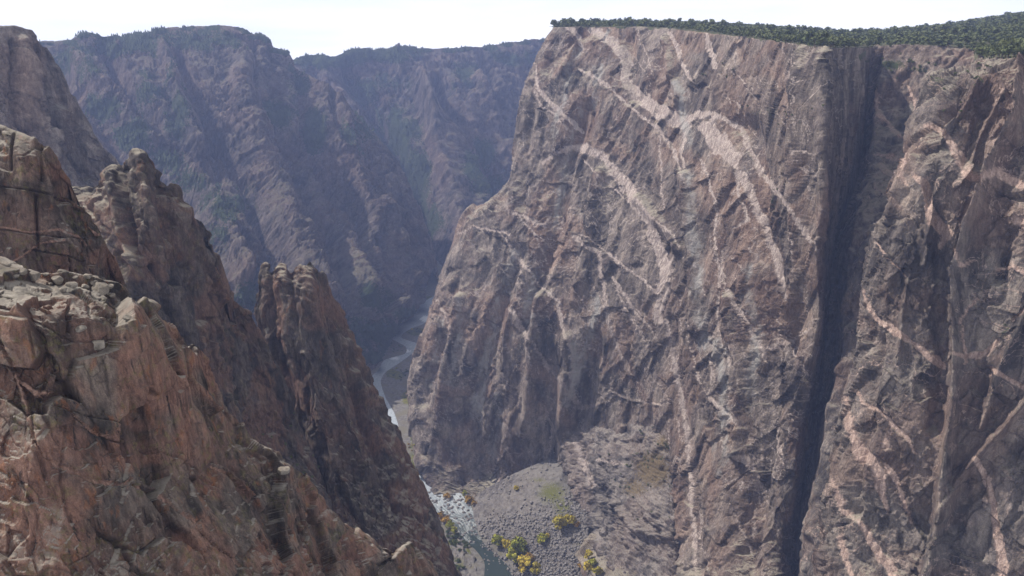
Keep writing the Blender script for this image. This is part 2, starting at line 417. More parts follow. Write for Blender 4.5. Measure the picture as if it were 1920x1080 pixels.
# ------------------------------------------------------------------ rock displacement
def rock(B, sc, amps, lean=(0.12, 0.0), seed=0, stretch=2.6, box=0.5, lvl=(1, .36, .13), blur=1, terrace=None, wobs=.35):
    """sc: block size (m); amps: big rib, block, small block, chip. box: share of squared joint blocks"""
    Q = rot(B, *lean).astype(np.float32)
    wob = np.stack([fbm(Q / (sc * 2.5), 3, seed + 31), fbm(Q / (sc * 2.5), 3, seed + 32), fbm(Q / (sc * 4), 2, seed + 33)], -1)
    fine = np.stack([fbm(Q / (sc * .3), 2, seed + 34), fbm(Q / (sc * .3), 2, seed + 35), fbm(Q / (sc * .4), 2, seed + 36)], -1)
    Qw = Q + wob * sc * wobs + fine * sc * 0.03 * (wobs / .35)
    # joint frame turned about the vertical
    a = 0.6 + seed * 0.001
    Qj = np.stack([Qw[..., 0] * math.cos(a) - Qw[..., 1] * math.sin(a), Qw[..., 0] * math.sin(a) + Qw[..., 1] * math.cos(a), Qw[..., 2] + 0.25 * Qw[..., 0]], -1)
    S = np.array([1, 1, 1 / stretch], np.float32)
    big = amps[0] * (ridged(Qw * S / (sc * 5), 3, seed + 1) - 0.1)
    big = big + amps[0] * 0.4 * fbm(Q / (sc * 9), 2, seed + 2)
    v, e, c = facet(Qj * S / (sc * lvl[0]), seed + 3, 1.7 - .7 * box, box > .3, .5 + .4 * box)
    v2, e2, c2 = facet(Qj * S * np.array([1, 1, 1.3]) / (sc * lvl[1]) + 5.3, seed + 13, 1.5 - .6 * box, box > .6, .5 + .4 * box)
    v3, e3, c3 = facet(Qw * np.array([1, 1, 0.6]) / (sc * lvl[2]) + 9.1, seed + 23, 1.2, box > .9, .5 + .4 * (box > .9))
    # rough and calm zones
    zone = 0.45 + 0.9 * sstep(-.35, .35, fbm(Q / (sc * 3.2), 3, seed + 61))
    cm_ = sstep(-.15, .25, fbm(Q / (sc * 1.7), 2, seed + 55)); cm2 = sstep(-.1, .3, fbm(Q / (sc * 0.9), 2, seed + 56))
    crack = np.maximum((1 - sstep(0.0, 0.05, e)) * 0.9 * cm_, (1 - sstep(0.0, 0.06, e2)) * 0.7 * cm2)
    small = amps[1] * v + (amps[2] * v2 + amps[3] * v3) * zone - crack * amps[2] * 0.8
    for _ in range(blur):
        for ax in (0, 1):
            t_ = small.copy(); m_ = [slice(None)] * 2; l_ = list(m_); h_ = list(m_); m_[ax] = slice(1, -1); l_[ax] = slice(0, -2); h_[ax] = slice(2, None)
            t_[tuple(m_)] = .25 * small[tuple(l_)] + .5 * small[tuple(m_)] + .25 * small[tuple(h_)]; small = t_
    if terrace:
        h__, a__ = terrace
        zz = Q[..., 2] / h__ + 1.3 * fbm(Q / (h__ * 3.5), 3, seed + 81) + .25 * fbm(Q / (h__ * .8), 2, seed + 82)
        f_ = zz - np.floor(zz)
        big = big + a__ * (sstep(0, .16, 1 - f_) * (1 - f_) ** .6 - .5) * sstep(-.2, .3, fbm(Q / (h__ * 4), 2, seed + 83))
    tone = np.clip(0.5 + (c - 0.5) * 0.5 + (c2 - 0.5) * 0.55 + (c3 - 0.5) * 0.3, 0, 1)
    return big, small, tone, crack

def build(name, mat, rows, label, sc, amps, step=1.6, feats=(), veins=(), veg=None, warm=None, lean=(0.12, 0), seed=0, stretch=2.6,
          back=((30, -40), (150, -500)), aligned=True, foot=-20.0, capcols=None, vstep=None, npts=None, nit=6, vwarp=4.0, vsc=1.0, smooth=False, hz=None, crest=1.0, crest_n=40, fw=7, vein_gain=None, box=0.5, lvl=(1, .36, .13), vein_calm=0.6, blur=1, terrace=None, wobs=.35, pale=None):
    B, nb, nf = loft(rows, step, aligned, back, foot, capcols, vstep, npts)
    N = normals(B, nit)
    U, V = proj(B)
    d, small, tone, crack = rock(B, sc, amps, lean, seed, stretch, box, lvl, blur, terrace, wobs)
    if len(feats):
        wU = U + fbm(B / (sc * 3), 3, seed + 70) * fw; wV = V + fbm(B / (sc * 3), 3, seed + 71) * fw
        d = d + relief(wU, wV, feats)
    g_ = np.ones(U.shape)
    if hz is not None: g_ = g_ * hz(U, V, B)
    if crest < 1:
        rr_ = np.arange(B.shape[0]); k_ = np.clip(np.abs(rr_ - nb) / crest_n, 0, 1)
        g_ = g_ * (crest + (1 - crest) * k_)[:, None]
    P = B + N * ((d + small) * g_)[..., None]
    if len(veins) and vein_calm:
        U1, V1 = proj(P)
        P = B + N * ((d + small * (1 - vein_calm * paint(U1, V1, B, veins, vsc, vwarp))) * g_)[..., None]
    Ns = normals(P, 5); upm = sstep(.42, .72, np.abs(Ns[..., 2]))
    U, V = proj(P)
    z0 = np.zeros(U.shape, np.float32)
    vein = paint(U, V, B, veins, vsc, vwarp) if len(veins) else z0
    if vein_gain: vein = vein * vein_gain(U, V)
    vg = veg(U, V, P, N) if veg else z0
    wm = warm(U, V, P) if warm else z0
    pl_ = paint(U, V, B, pale, vsc, 9, .9) if pale else z0
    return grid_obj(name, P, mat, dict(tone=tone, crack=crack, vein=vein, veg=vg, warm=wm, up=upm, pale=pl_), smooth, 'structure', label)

def deep(rows, add):
    return [[(u, v, Y + a) for (u, v, Y) in q] for q, a in zip(rows, add)]
def blob(U, V, pts):
    """soft union of ellipses (u, v, ru, rv, strength)"""
    r = np.zeros(U.shape, np.float32)
    for (a, b, ra, rb, s) in pts:
        r = np.maximum(r, s * np.exp(-(((U - a) / ra) ** 2 + ((V - b) / rb) ** 2)))
    return r
def L_(w, *p):
    """polyline of constant half width"""
    return [(x, y, w) for x, y in p]
# ================================================================== LANDFORMS
# ---- the great veined wall
wall_rows = [
 [(1085,50,1450),(1037,52,1110),(1100,50,1060),(1200,51,1000),(1300,57,900),(1400,69,800),(1480,81,710),(1549,89,640),(1600,89,700),(1640,88,790)],
 [(1020,200,1400),(975,200,1080),(1060,200,1010),(1170,200,950),(1290,210,850),(1400,210,750),(1480,210,670),(1538,210,615),(1590,210,680),(1625,210,770)],
 [(1000,350,1350),(955,345,1050),(1040,350,975),(1150,350,910),(1270,350,820),(1390,350,720),(1480,350,650),(1547,350,600),(1570,350,660),(1605,350,750)],
 [(930,440,1350),(868,405,1085),(955,450,985),(1100,450,905),(1250,450,810),(1380,450,710),(1480,450,640),(1532,450,598),(1557,450,650),(1578,450,730)],
 [(880,600,1350),(805,590,1050),(900,600,965),(1050,600,895),(1230,600,790),(1370,600,690),(1470,600,630),(1536,600,592),(1545,600,640),(1557,600,710)],
 [(850,750,1250),(768,720,1040),(880,750,955),(1040,750,895),(1210,750,790),(1350,750,670),(1450,750,615),(1503,750,590),(1530,750,620),(1542,750,690)],
 [(850,870,1150),(780,865,980),(900,880,940),(1040,860,905),(1210,870,780),(1340,870,650),(1430,870,600),(1489,870,580),(1510,870,610),(1522,870,670)],
 [(870,925,1050),(812,912,945),(890,925,922),(1040,900,890),(1210,1000,720),(1330,1080,600),(1420,1080,560),(1458,1080,552),(1490,1080,580),(1502,1080,640)],
 [(870,960,1000),(812,940,920),(890,950,905),(1040,1000,800),(1210,1250,560),(1330,1500,440),(1420,1500,420),(1480,1500,410),(1490,1500,440),(1502,1500,480)],
]
wall_feats = [
 (14, [(1100,200,16),(1062,320,16),(1035,430,18),(1003,520,18),(985,610,16)]),
 (-13, [(1130,330,14),(1105,450,16),(1090,560,14)]),
 (12, [(1000,190,10),(985,300,12),(975,380,12)]),
 (12, [(965,470,14),(935,570,16),(905,690,18),(880,800,22)]),
 (-16, [(1010,560,14),(1000,700,16),(985,800,16)]),
 (10, [(930,760,14),(920,880,16)]),
 (-10, [(860,560,10),(835,690,12),(830,800,12)]),
 (10, [(825,640,10),(800,760,12)]),
 (-14, [(1060,640,16),(1062,760,18),(1058,870,18)]),
 (13, [(1110,640,18),(1100,720,16),(1085,790,12)]),
 (6, [(1255,600,10),(1272,760,12),(1290,900,12),(1308,1080,14)]),
 (-9, [(1285,330,9),(1300,450,9),(1310,620,9)]),
 (14, [(1390,240,22),(1415,380,26),(1440,520,26),(1445,680,24),(1420,860,22),(1395,1060,22)]),
 (-10, [(1375,560,8),(1385,700,8),(1380,860,8)]),
 (-14, [(1505,90,9),(1512,200,10),(1505,330,9),(1500,480,9),(1490,620,8)]),
 (-9, [(1545,120,7),(1540,300,7),(1538,450,7)]),
 (9, [(1180,80,14),(1190,180,14)]),
 (-8, [(1085,80,8),(1060,140,9)]),
 (7, [(1045,70,8),(1030,130,8)]),
 (-7, [(1250,80,8),(1270,190,8)]),
 (-8, [(1200,380,12),(1250,420,12),(1275,470,10)]),
]
V_ = [
 [(1108,55,8.5),(1150,80,11),(1176,112,11.9),(1172,150,11),(1196,182,14.4),(1232,204,14.4),(1268,226,14.4),(1285,235,13.6)],
 [(1285,225,10.1),(1312,212,7.92),(1350,218,5.04),(1390,240,5.04),(1406,285,5.76),(1430,325,5.76),(1455,356,5.04),(1480,392,4.32),(1505,432,5.04),(1532,470,3.6)],
 [(1322,238,12.8),(1345,266,20.4),(1372,295,17),(1380,310,8.5)],
 [(1388,325,9.3),(1408,365,10.5),(1424,398,9.3),(1440,440,8.06),(1455,480,8.06),(1466,530,6.2),(1470,565,3.1)],
 [(1086,131,2.16),(1110,141,3.6),(1150,170,3.6),(1190,208,3.6),(1238,244,3.6),(1264,285,3.6),(1275,322,2.88),(1283,345,2.16)],
 [(1004,120,2.88),(1008,165,2.88),(1040,200,5.76),(1072,228,5.76),(1092,248,4.32)],
 [(1005,170,2.16),(1012,196,2.88),(1040,215,2.88),(1062,240,2.88)],
 [(1018,308,2.55),(1040,286,4.25),(1070,278,5.1),(1096,276,7.65),(1128,290,8.5),(1158,330,9.35),(1192,375,11),(1214,412,11),(1232,458,11),(1250,500,12.8),(1242,545,12.8),(1234,600,11)],
 [(1096,300,1.44),(1115,325,1.8),(1150,350,1.8),(1180,380,1.8),(1200,405,2.16)],
 [(1206,392,2.16),(1235,418,2.16),(1262,440,2.16),(1275,462,1.44)],
 [(1238,250,1.8),(1239,330,1.8),(1246,392,1.8)],
 [(946,448,2.88),(965,480,2.88),(990,505,3.6),(1008,530,2.88),(1030,552,2.88),(1050,566,2.16)],
 [(1045,570,3.6),(1050,600,4.32),(1060,630,4.32),(1074,660,5.04),(1078,700,4.32)],
 [(1000,640,3.6),(1020,680,4.32),(1050,715,4.32),(1070,745,5.76)],
 [(958,580,5.04),(972,606,6.48),(990,635,5.04)],
 [(1073,440,3.6),(1100,465,3.6),(1122,475,4.32),(1125,510,4.32),(1135,555,3.6),(1140,600,3.6),(1150,640,4.32),(1172,680,5.04),(1184,705,2.88)],
 [(1138,472,2.16),(1160,492,2.88),(1190,515,2.88),(1222,540,2.88)],
 [(1145,516,2.16),(1170,550,2.88),(1192,590,2.88),(1220,615,2.88),(1242,650,1.8)],
 [(1148,520,1.8),(1170,575,2.16),(1195,618,2.16),(1222,660,1.8)],
 [(1250,598,4.32),(1262,660,5.76),(1272,720,6.48),(1284,780,5.76),(1292,860,4.32),(1296,930,6.48),(1302,1000,5.04),(1306,1075,4.32)],
 [(1070,700,5.76),(1075,745,5.76),(1090,765,4.32),(1130,755,2.88),(1147,730,2.16),(1152,680,2.16)],
 [(1150,735,2.16),(1190,750,2.88),(1230,762,2.88),(1262,752,1.44)],
 [(1320,0,0.072),(1325,70,2.88),(1334,100,5.76),(1341,125,5.04)],
 [(1255,60,4.32),(1270,85,5.04),(1276,115,4.32),(1290,140,2.88),(1303,165,2.88)],
 [(1195,60,1.08),(1215,110,1.44),(1225,150,1.44)],
 [(1365,545,5.76),(1378,570,5.76),(1400,605,6.48),(1412,632,5.04),(1432,655,6.48),(1434,680,4.32)],
 [(1300,690,2.88),(1318,730,2.88),(1345,760,4.32),(1375,785,5.04),(1385,800,2.16)],
 [(1375,858,5.04),(1400,862,7.2),(1415,885,5.76),(1422,915,7.2)],
 [(1315,300,2.88),(1330,340,3.6),(1345,400,2.88),(1338,450,2.88),(1350,510,2.88),(1345,580,2.88),(1352,650,3.6)],
 [(1420,660,4.32),(1450,650,4.32),(1480,640,3.6),(1510,625,2.88),(1530,600,2.88)],
 [(1378,300,4.32),(1388,370,3.6),(1402,410,4.32),(1372,430,2.16)],
 [(860,440,1.8),(885,425,2.16),(930,432,2.16),(955,440,2.16)],
 [(820,560,2.16),(840,600,2.16),(848,650,2.16)],
 [(960,400,3.6),(1000,412,4.32),(1022,425,3.6),(1035,400,2.88)],
 [(1060,40,5.76),(1085,70,5.76),(1092,92,2.88)],
 [(1285,240,4.32),(1278,290,3.6),(1284,330,2.88)],
 [(980,820,2.88),(1005,790,3.6),(1025,775,4.32),(1035,800,3.6),(1030,850,2.88)],
 [(940,700,2.16),(950,760,2.16),(945,830,2.16),(960,870,3.6)],
 [(1488,283,1.44),(1510,285,1.44),(1533,290,1.44)],
]
_rv = random.Random(4)
for (ua, ub, va, vb, n, sl_, w0, w1, ln) in ((1240, 1480, 380, 1000, 34, .10, 1.4, 3.2, 150), (880, 1240, 360, 760, 30, .55, .9, 1.6, 110), (1100, 1480, 80, 350, 14, .5, .9, 1.6, 90), (800, 1050, 600, 880, 16, .25, 1.0, 2.0, 90)):
    for _ in range(n):
        u, v = _rv.uniform(ua, ub), _rv.uniform(va, vb); q_ = []; s_ = sl_ * _rv.uniform(.3, 1.6) * (-1 if _rv.random() < .15 else 1); w = _rv.uniform(w0, w1); m_ = _rv.randint(3, 6)
        for i_ in range(m_):
            q_.append((u, v, w * _rv.uniform(.5, 1.2) * (.4 if i_ in (0, m_ - 1) else 1))); d_ = ln / m_ * _rv.uniform(.6, 1.4); u += s_ * d_ + _rv.gauss(0, 5); v += d_ * .9
        V_.append(q_)
def warm_wall(U, V, P):
    return blob(U, V, [(1390,180,60,90,.55),(1140,90,80,40,.3),(1240,420,60,70,.25),(960,760,14,60,.6),(1270,790,26,200,.55),(1360,780,40,120,.3),(1400,960,40,80,.8),(1480,300,50,160,.35),(1055,500,20,140,.45),(1520,480,20,200,.3),(1300,600,70,160,.45),(1420,560,60,160,.4),(1350,950,70,120,.45)]) * (0.4 + 0.6 * sstep(-.3, .4, fbm(P / 20, 3, 5)))
def veg_wall(U, V, P, N):
    slope = np.abs(N[..., 2])
    return blob(U, V, [(1440,210,60,20,.42),(1500,230,30,20,.4),(1380,150,50,18,.3),(1450,380,12,40,.5)])
build('painted_cliff', M_wall, wall_rows, 'towering grey gneiss wall streaked with pink and cream dikes above the river',
      24, (5.5, 3.0, 1.3, 0.50), blur=0, box=.35, fw=12, crest=.25, crest_n=14, step=1.75, feats=wall_feats, veins=V_, pale=[L_(7,(1085,210),(1062,320),(1037,420),(1005,510),(985,600)),L_(8,(962,480),(940,560),(912,670),(890,780)),L_(6,(1120,560),(1105,640),(1085,720)),L_(7,(935,740),(920,860)),L_(5,(830,600),(805,720)),L_(5,(1140,60),(1120,150),(1105,220)),L_(6,(1085,90),(1060,160),(1040,250)),L_(10,(1290,330),(1300,450),(1310,560),(1320,650)),L_(9,(1345,640),(1360,760),(1350,880)),L_(7,(1060,760),(1080,700),(1075,640)),L_(8,(1400,500),(1420,620),(1410,760)),L_(7,(1270,160),(1290,260)),L_(6,(870,560),(850,650),(850,720))], vein_gain=lambda U, V: 1 - 0.5 * sstep(560, 700, V) * (U < 1230), veg=veg_wall, warm=warm_wall, lean=(-0.05, 0.38), seed=100, stretch=4.0,
      back=((6, -10), (60, -200), (50, -380)), capcols={0: 40}, hz=lambda U, V, B: 1 - 0.4 * sstep(1480, 1520, U))

# ---- chasm and its back wall
chasm_rows = [
 [(1560,89,900),(1625,88,840),(1650,85,775),(1700,84,760),(1765,86,740),(1830,94,720),(1900,100,700),(1960,104,720)],
 [(1560,200,860),(1612,200,830),(1636,200,755),(1690,200,735),(1750,200,715),(1820,200,700),(1900,200,690),(1960,200,700)],
 [(1520,330,830),(1590,330,800),(1618,330,735),(1670,330,712),(1730,330,695),(1800,330,680),(1880,330,670),(1940,330,680)],
 [(1500,450,800),(1560,450,780),(1582,450,715),(1620,450,690),(1680,450,670),(1760,450,655),(1860,450,640),(1940,450,640)],
 [(1490,600,760),(1542,600,740),(1562,600,690),(1590,600,662),(1640,600,640),(1740,600,620),(1860,600,600),(1940,600,600)],
 [(1470,800,700),(1520,800,680),(1545,800,630),(1575,800,606),(1620,800,590),(1720,800,570),(1860,800,550),(1940,800,550)],
 [(1440,1080,640),(1490,1080,610),(1510,1080,560),(1545,1080,535),(1600,1080,520),(1720,1080,510),(1860,1080,500),(1940,1080,500)],
 [(1440,1500,500),(1490,1500,480),(1510,1500,450),(1545,1500,430),(1600,1500,420),(1720,1500,410),(1860,1500,400),(1940,1500,400)],
]
build('chasm_cliff', M_butt, [[(u, v, Y - (0, 0, 30, 66, 58, 40, 28, 20)[i_]) for (u, v, Y) in q_] for i_, q_ in enumerate(chasm_rows)], 'shaded rock face recessed at the back of the deep dark chasm',
      12, (5.0, 1.9, 1.0, 0.4), crest=.3, crest_n=12, step=2.0, lean=(-0.1, 0.2), seed=200,
      feats=[(-10, [(1640,90,8),(1620,250,9),(1590,400,12),(1560,560,14),(1540,760,14)]), (8, [(1600,620,14),(1565,820,12),(1530,1000,12)])],
      veins=[[(1640,165,4),(1645,200,4),(1650,215,5),(1670,240,5),(1700,264,3)],[(1640,290,3),(1670,292,5),(1690,300,5)],[(1650,310,4),(1680,335,6)],[(1700,160,3),(1715,190,3),(1715,205,2)],
             [(1640,350,4),(1665,365,4)]],
      veg=lambda U, V, P, N: blob(U, V, [(1670,122,50,16,.62),(1720,130,40,14,.5),(1600,330,20,12,.55),(1560,560,26,80,.42),(1500,900,60,160,.45),(1480,780,30,60,.5)]),
      warm=lambda U, V, P: blob(U, V, [(1690,95,120,16,.5),(1790,110,60,20,.6)]),
      back=((6, -10), (60, -200), (50, -380)))

# ---- buttress at the right
butt_rows = [
 [(1900,104,640),(1850,108,540),(1875,107,495),(1920,106,470),(1990,110,450),(2090,118,430),(2260,125,400)],
 [(1850,150,600),(1752,140,520),(1800,145,478),(1905,140,462),(1990,150,440),(2100,160,420),(2260,160,390)],
 [(1780,230,580),(1712,225,500),(1770,225,462),(1860,225,452),(1975,230,430),(2090,230,410),(2260,230,380)],
 [(1760,310,560),(1688,305,486),(1740,310,450),(1850,310,444),(1960,310,420),(2080,310,400),(2260,310,370)],
 [(1740,400,560),(1652,400,480),(1700,400,446),(1800,400,436),(1930,400,412),(2070,400,392),(2260,400,360)],
 [(1700,500,550),(1616,500,476),(1665,500,440),(1780,500,428),(1900,500,404),(2060,500,384),(2260,500,355)],
 [(1680,620,530),(1598,620,465),(1650,620,430),(1770,620,415),(1890,620,396),(2050,620,376),(2260,620,345)],
 [(1660,750,510),(1582,750,450),(1640,750,415),(1765,750,398),(1880,750,384),(2040,750,364),(2260,750,335)],
 [(1640,900,490),(1560,900,435),(1620,900,402),(1760,900,384),(1880,900,368),(2040,900,350),(2260,900,322)],
 [(1610,1080,470),(1536,1080,418),(1600,1080,388),(1745,1080,368),(1880,1080,352),(2040,1080,334),(2260,1080,306)],
 [(1600,1500,400),(1530,1500,350),(1600,1500,325),(1745,1500,306),(1880,1500,294),(2040,1500,280),(2260,1500,256)],
]
butt_feats = [
 (-16, [(1925,130,9),(1908,230,10),(1880,310,10),(1858,370,9),(1830,420,8),(1806,520,8),(1796,640,9),(1786,740,9),(1776,860,11),(1758,980,13),(1740,1090,14)]),
 (-11, [(1930,740,7),(1880,800,8),(1835,850,9),(1795,900,10),(1770,960,12)]),
 (-9, [(1935,560,5),(1900,640,6),(1862,720,7),(1835,800,8)]),
 (-7, [(1882,180,5),(1850,220,6),(1822,300,5),(1790,350,5)]),
 (-6, [(1830,150,5),(1800,210,5),(1770,250,4)]),
 (-6, [(1760,340,4),(1740,420,4),(1725,500,5)]),
 (8, [(1800,160,26),(1760,240,26)]),
 (9, [(1850,180,20),(1830,300,18)]),
 (7, [(1740,350,10),(1765,420,12),(1760,520,12)]),
 (9, [(1760,560,14),(1765,680,16),(1750,800,16)]),
 (-5, [(1700,530,4),(1690,600,4),(1680,680,3)]),
 (7, [(1880,420,14),(1870,520,14)]),
 (-6, [(1655,420,6),(1690,360,6),(1720,300,5)]),
 (7, [(1640,640,14),(1625,800,14),(1600,960,14)]),
]
BV = [
 [(1732,232,2),(1760,240,6),(1780,262,9),(1800,300,11),(1818,330,9),(1845,333,8),(1868,322,7),(1884,315,3)],
 [(1715,330,4),(1735,345,8),(1742,385,10),(1758,420,14),(1775,440,12),(1765,465,6)],
 [(1695,290,4),(1690,330,6),(1700,345,4)],
 [(1618,545,3),(1630,580,4),(1650,604,5),(1680,622,5),(1712,645,6),(1740,668,7),(1768,685,6)],
 [(1600,728,3),(1620,752,5),(1650,772,5),(1680,802,6),(1698,822,5),(1716,850,3)],
 [(1668,800,3),(1664,822,8),(1660,838,7)],
 [(1584,745,6),(1590,790,10),(1605,830,12),(1630,862,14),(1648,890,12),(1655,930,8),(1665,960,3)],
 [(1660,870,4),(1680,900,6),(1695,940,5),(1710,980,4)],
 [(1562,900,4),(1580,955,5),(1605,970,6),(1625,1000,6),(1645,1030,10),(1668,1060,14),(1680,1090,14)],
 [(1575,1010,8),(1590,1060,7),(1600,1090,6)],
 [(1905,412,14),(1950,430,14)],
 [(1828,860,4),(1848,895,7),(1862,930,8),(1868,990,8),(1878,1050,10),(1880,1090,8)],
 [(1860,690,4),(1880,705,5),(1905,718,5),(1935,735,5)],
 [(1870,640,4),(1850,660,6),(1810,668,6),(1790,662,4)],
 [(1880,330,8),(1920,345,10),(1960,350,10)],
 [(1640,450,1.5),(1670,490,2),(1700,520,1.5)],
 [(1600,560,4),(1592,620,4),(1594,680,3)],
 [(1950,530,6),(1900,500,5),(1870,505,4)],
 [(1900,600,3),(1940,560,4)],
 [(1830,560,3),(1800,600,3),(1812,680,3)],
 [(1790,470,4),(1800,500,4),(1830,485,3)],
]
def warm_b(U, V, P):
    return blob(U, V, [(1720,560,50,40,.6),(1695,290,20,50,.8),(1650,370,30,30,.5),(1870,200,60,80,.5),(1820,400,60,60,.5),(1760,760,30,80,.45),(1900,400,80,60,.7),(1770,640,14,90,.6)]) * (0.4 + 0.6 * sstep(-.3, .4, fbm(P / 14, 3, 5)))
build('buttress_cliff', M_butt, butt_rows, 'rounded grey buttress with cream dikes beside the deep dark chasm',
      15, (4.6, 2.6, 1.2, 0.45), blur=0, box=.4, crest=.5, crest_n=12, step=1.75, feats=butt_feats, veins=BV, warm=warm_b, lean=(0.10, 0.30), seed=300, stretch=4.0,
      veg=lambda U, V, P, N: blob(U, V, [(1755,150,40,14,.5),(1800,215,14,14,.45),(1835,150,18,20,.5),(1885,620,14,40,.5),(1760,980,20,60,.35),(1845,370,12,20,.4)]),
      back=((6, -8), (50, -200), (60, -300)), vwarp=3.5, vsc=.7, capcols={5: 120})

# ---- apron buttress in front of the wall foot
apron_rows = [
 [(1100,770,935),(1066,792,905),(1082,775,892),(1140,760,874),(1200,765,842),(1255,775,792),(1290,800,800)],
 [(1100,850,900),(1050,842,880),(1085,830,850),(1140,820,822),(1195,815,787),(1258,825,752),(1296,850,780)],
 [(1110,930,860),(1062,905,838),(1090,900,812),(1140,895,785),(1200,895,758),(1262,905,728),(1304,930,760)],
 [(1140,1010,820),(1098,985,786),(1125,975,765),(1160,975,742),(1210,975,712),(1268,985,684),(1310,1010,730)],
 [(1150,1100,780),(1118,1085,728),(1145,1080,690),(1180,1080,678),(1220,1085,652),(1274,1090,642),(1316,1100,700)],
 [(1150,1260,700),(1118,1240,640),(1145,1250,600),(1180,1260,560),(1220,1300,520),(1274,1300,540),(1316,1300,620)],
]
def veg_ap(U, V, P, N):
    return blob(U, V, [(1225,880,60,60,.66),(1190,915,50,34,.58),(1250,830,40,40,.6),(1165,850,40,20,.35)])
build('apron_buttress', M_apron, apron_rows, 'pale pink grey rock apron with a scrubby gravel ledge at the wall foot',
      11, (4.2, 3.0, 1.6, 0.6), blur=0, box=.4, step=1.75, seed=400, lean=(0.4, 0.5), stretch=1.5,
      feats=[(-8, [(1150,950,7),(1190,1000,7),(1250,1010,7)]), (8, [(1080,800,14),(1085,880,14),(1130,1000,14)]), (-7, [(1100,900,8),(1130,960,8)]), (7, [(1150,800,20),(1180,830,16)]), (-6,[(1180,1060,8),(1210,1000,8),(1290,960,6)])],
      veins=[[(1072,800,4),(1082,840,6),(1098,880,9),(1110,910,7)],[(1120,862,3),(1150,868,4),(1170,872,2)],[(1240,990,6),(1262,970,7)]],
      veg=veg_ap, warm=lambda U, V, P: blob(U, V, [(1230,850,40,80,.35)]), back=((10, -30), (60, -200)), vwarp=4,
      hz=lambda U, V, B: 1 - 0.75 * blob(U, V, [(1215,890,60,65,1.0)]))

# ---- far canyon side (left of the gap)
far_rows = [
 [(-60,95,1500),(40,84,1650),(78,77,1750),(95,78,1770),(130,75,1800),(155,63,1820),(182,58,1830),(215,66,1850),(240,66,1870),(262,62,1880),(300,54,1900),(350,50,1930),(400,48,1950),(450,50,1970),(462,56,1975),(475,66,1980),(488,65,1990),(503,72,2000),(512,90,2000),(535,94,2010),(550,111,2020),(575,135,2010),(600,160,1990),(640,185,1960),(680,225,1930),(715,265,1900),(745,300,1880),(765,345,1850),(790,400,1810),(805,450,1770),(815,500,1730)],
 [(-60,200,1400),(60,190,1480),(150,185,1560),(240,180,1640),(330,175,1700),(400,170,1730),(450,170,1760),(500,175,1800),(550,190,1850),(590,230,1850),(630,260,1840),(680,300,1820),(720,350,1780),(750,400,1760),(775,450,1740),(805,520,1700)],
 [(-60,330,1250),(100,330,1300),(200,330,1380),(290,330,1450),(370,330,1520),(430,320,1560),(480,320,1600),(540,330,1660),(600,350,1700),(650,380,1710),(700,410,1700),(740,450,1690),(770,500,1680),(800,545,1670)],
 [(-60,480,1000),(150,480,1050),(250,480,1150),(340,480,1220),(420,480,1300),(480,470,1350),(540,470,1400),(600,480,1460),(650,490,1500),(690,500,1540),(725,520,1570),(760,545,1600),(800,560,1640)],
 [(-60,600,900),(200,600,930),(320,600,1000),(420,600,1080),(500,595,1160),(560,590,1210),(620,590,1270),(660,595,1310),(700,600,1360),(730,595,1430),(765,580,1520),(798,568,1620)],
 [(-60,760,800),(200,760,850),(350,760,950),(450,740,1050),(540,720,1130),(600,712,1200),(650,706,1270),(688,700,1300),(706,680,1330),(722,640,1410),(748,604,1520),(782,574,1630)],
]
def far_feat():
    f = []
    G = [ # gullies and spurs running down to the right
     (-60,[(190,70,14),(235,130,16),(275,200,18),(320,260,18),(362,320,20),(385,360,16)]),
     (45,[(140,130,14),(165,160,16),(210,210,18),(260,270,18),(320,330,20),(370,390,20),(410,470,22),(440,560,20)]),
     (-40,[(205,100,8),(222,150,10),(250,200,10)]),
     (35,[(215,90,10),(255,150,12),(300,220,14),(340,290,14)]),
     (-30,[(100,110,12),(150,190,14),(200,250,14),(250,330,14),(310,400,16),(380,500,16)]),
     (30,[(300,90,14),(330,160,14),(350,230,14),(372,290,12)]),
     (-35,[(330,100,10),(350,150,12),(380,200,12),(400,260,12),(405,330,14),(395,370,14)]),
     (50,[(448,130,20),(452,170,24),(460,230,26),(480,300,26),(520,400,28),(560,500,28),(600,590,26)]),
     (-30,[(410,260,10),(440,330,10),(470,380,10),(500,440,10)]),
     (-50,[(560,115,10),(572,180,12),(580,250,14),(600,310,16),(640,370,18),(672,430,18),(700,500,18),(730,560,16)]),
     (40,[(600,150,16),(625,200,18),(650,280,20),(680,350,20),(705,420,18)]),
     (-34,[(618,190,7),(630,240,9),(650,280,8)]),
     (45,[(715,390,9),(722,430,12),(745,490,14),(770,540,14)]),
     (-38,[(740,430,8),(760,480,9),(782,540,10)]),
     (-36,[(470,400,10),(520,490,12),(570,560,12),(620,620,12)]),
     (40,[(690,420,12),(700,470,14),(720,530,14),(745,580,12)]),
     (-30,[(665,440,9),(690,510,10),(720,580,10)]),
     (30,[(640,400,12),(660,470,14),(690,550,14)]),
     (-28,[(620,430,9),(640,500,10),(670,580,10)]),
     (28,[(420,440,14),(440,520,16),(450,570,12)]),
     (-30,[(455,430,8),(470,500,8),(480,560,8)]),
     (25,[(280,260,10),(350,350,12),(400,420,12)]),
     (-30,[(515,170,9),(530,260,10),(555,340,12),(600,420,12),(640,500,12)]),
     (-24,[(475,80,6),(480,120,7),(470,170,7)]),
     (-24,[(75,130,10),(95,170,10),(130,220,10)]),
    ]
    return G
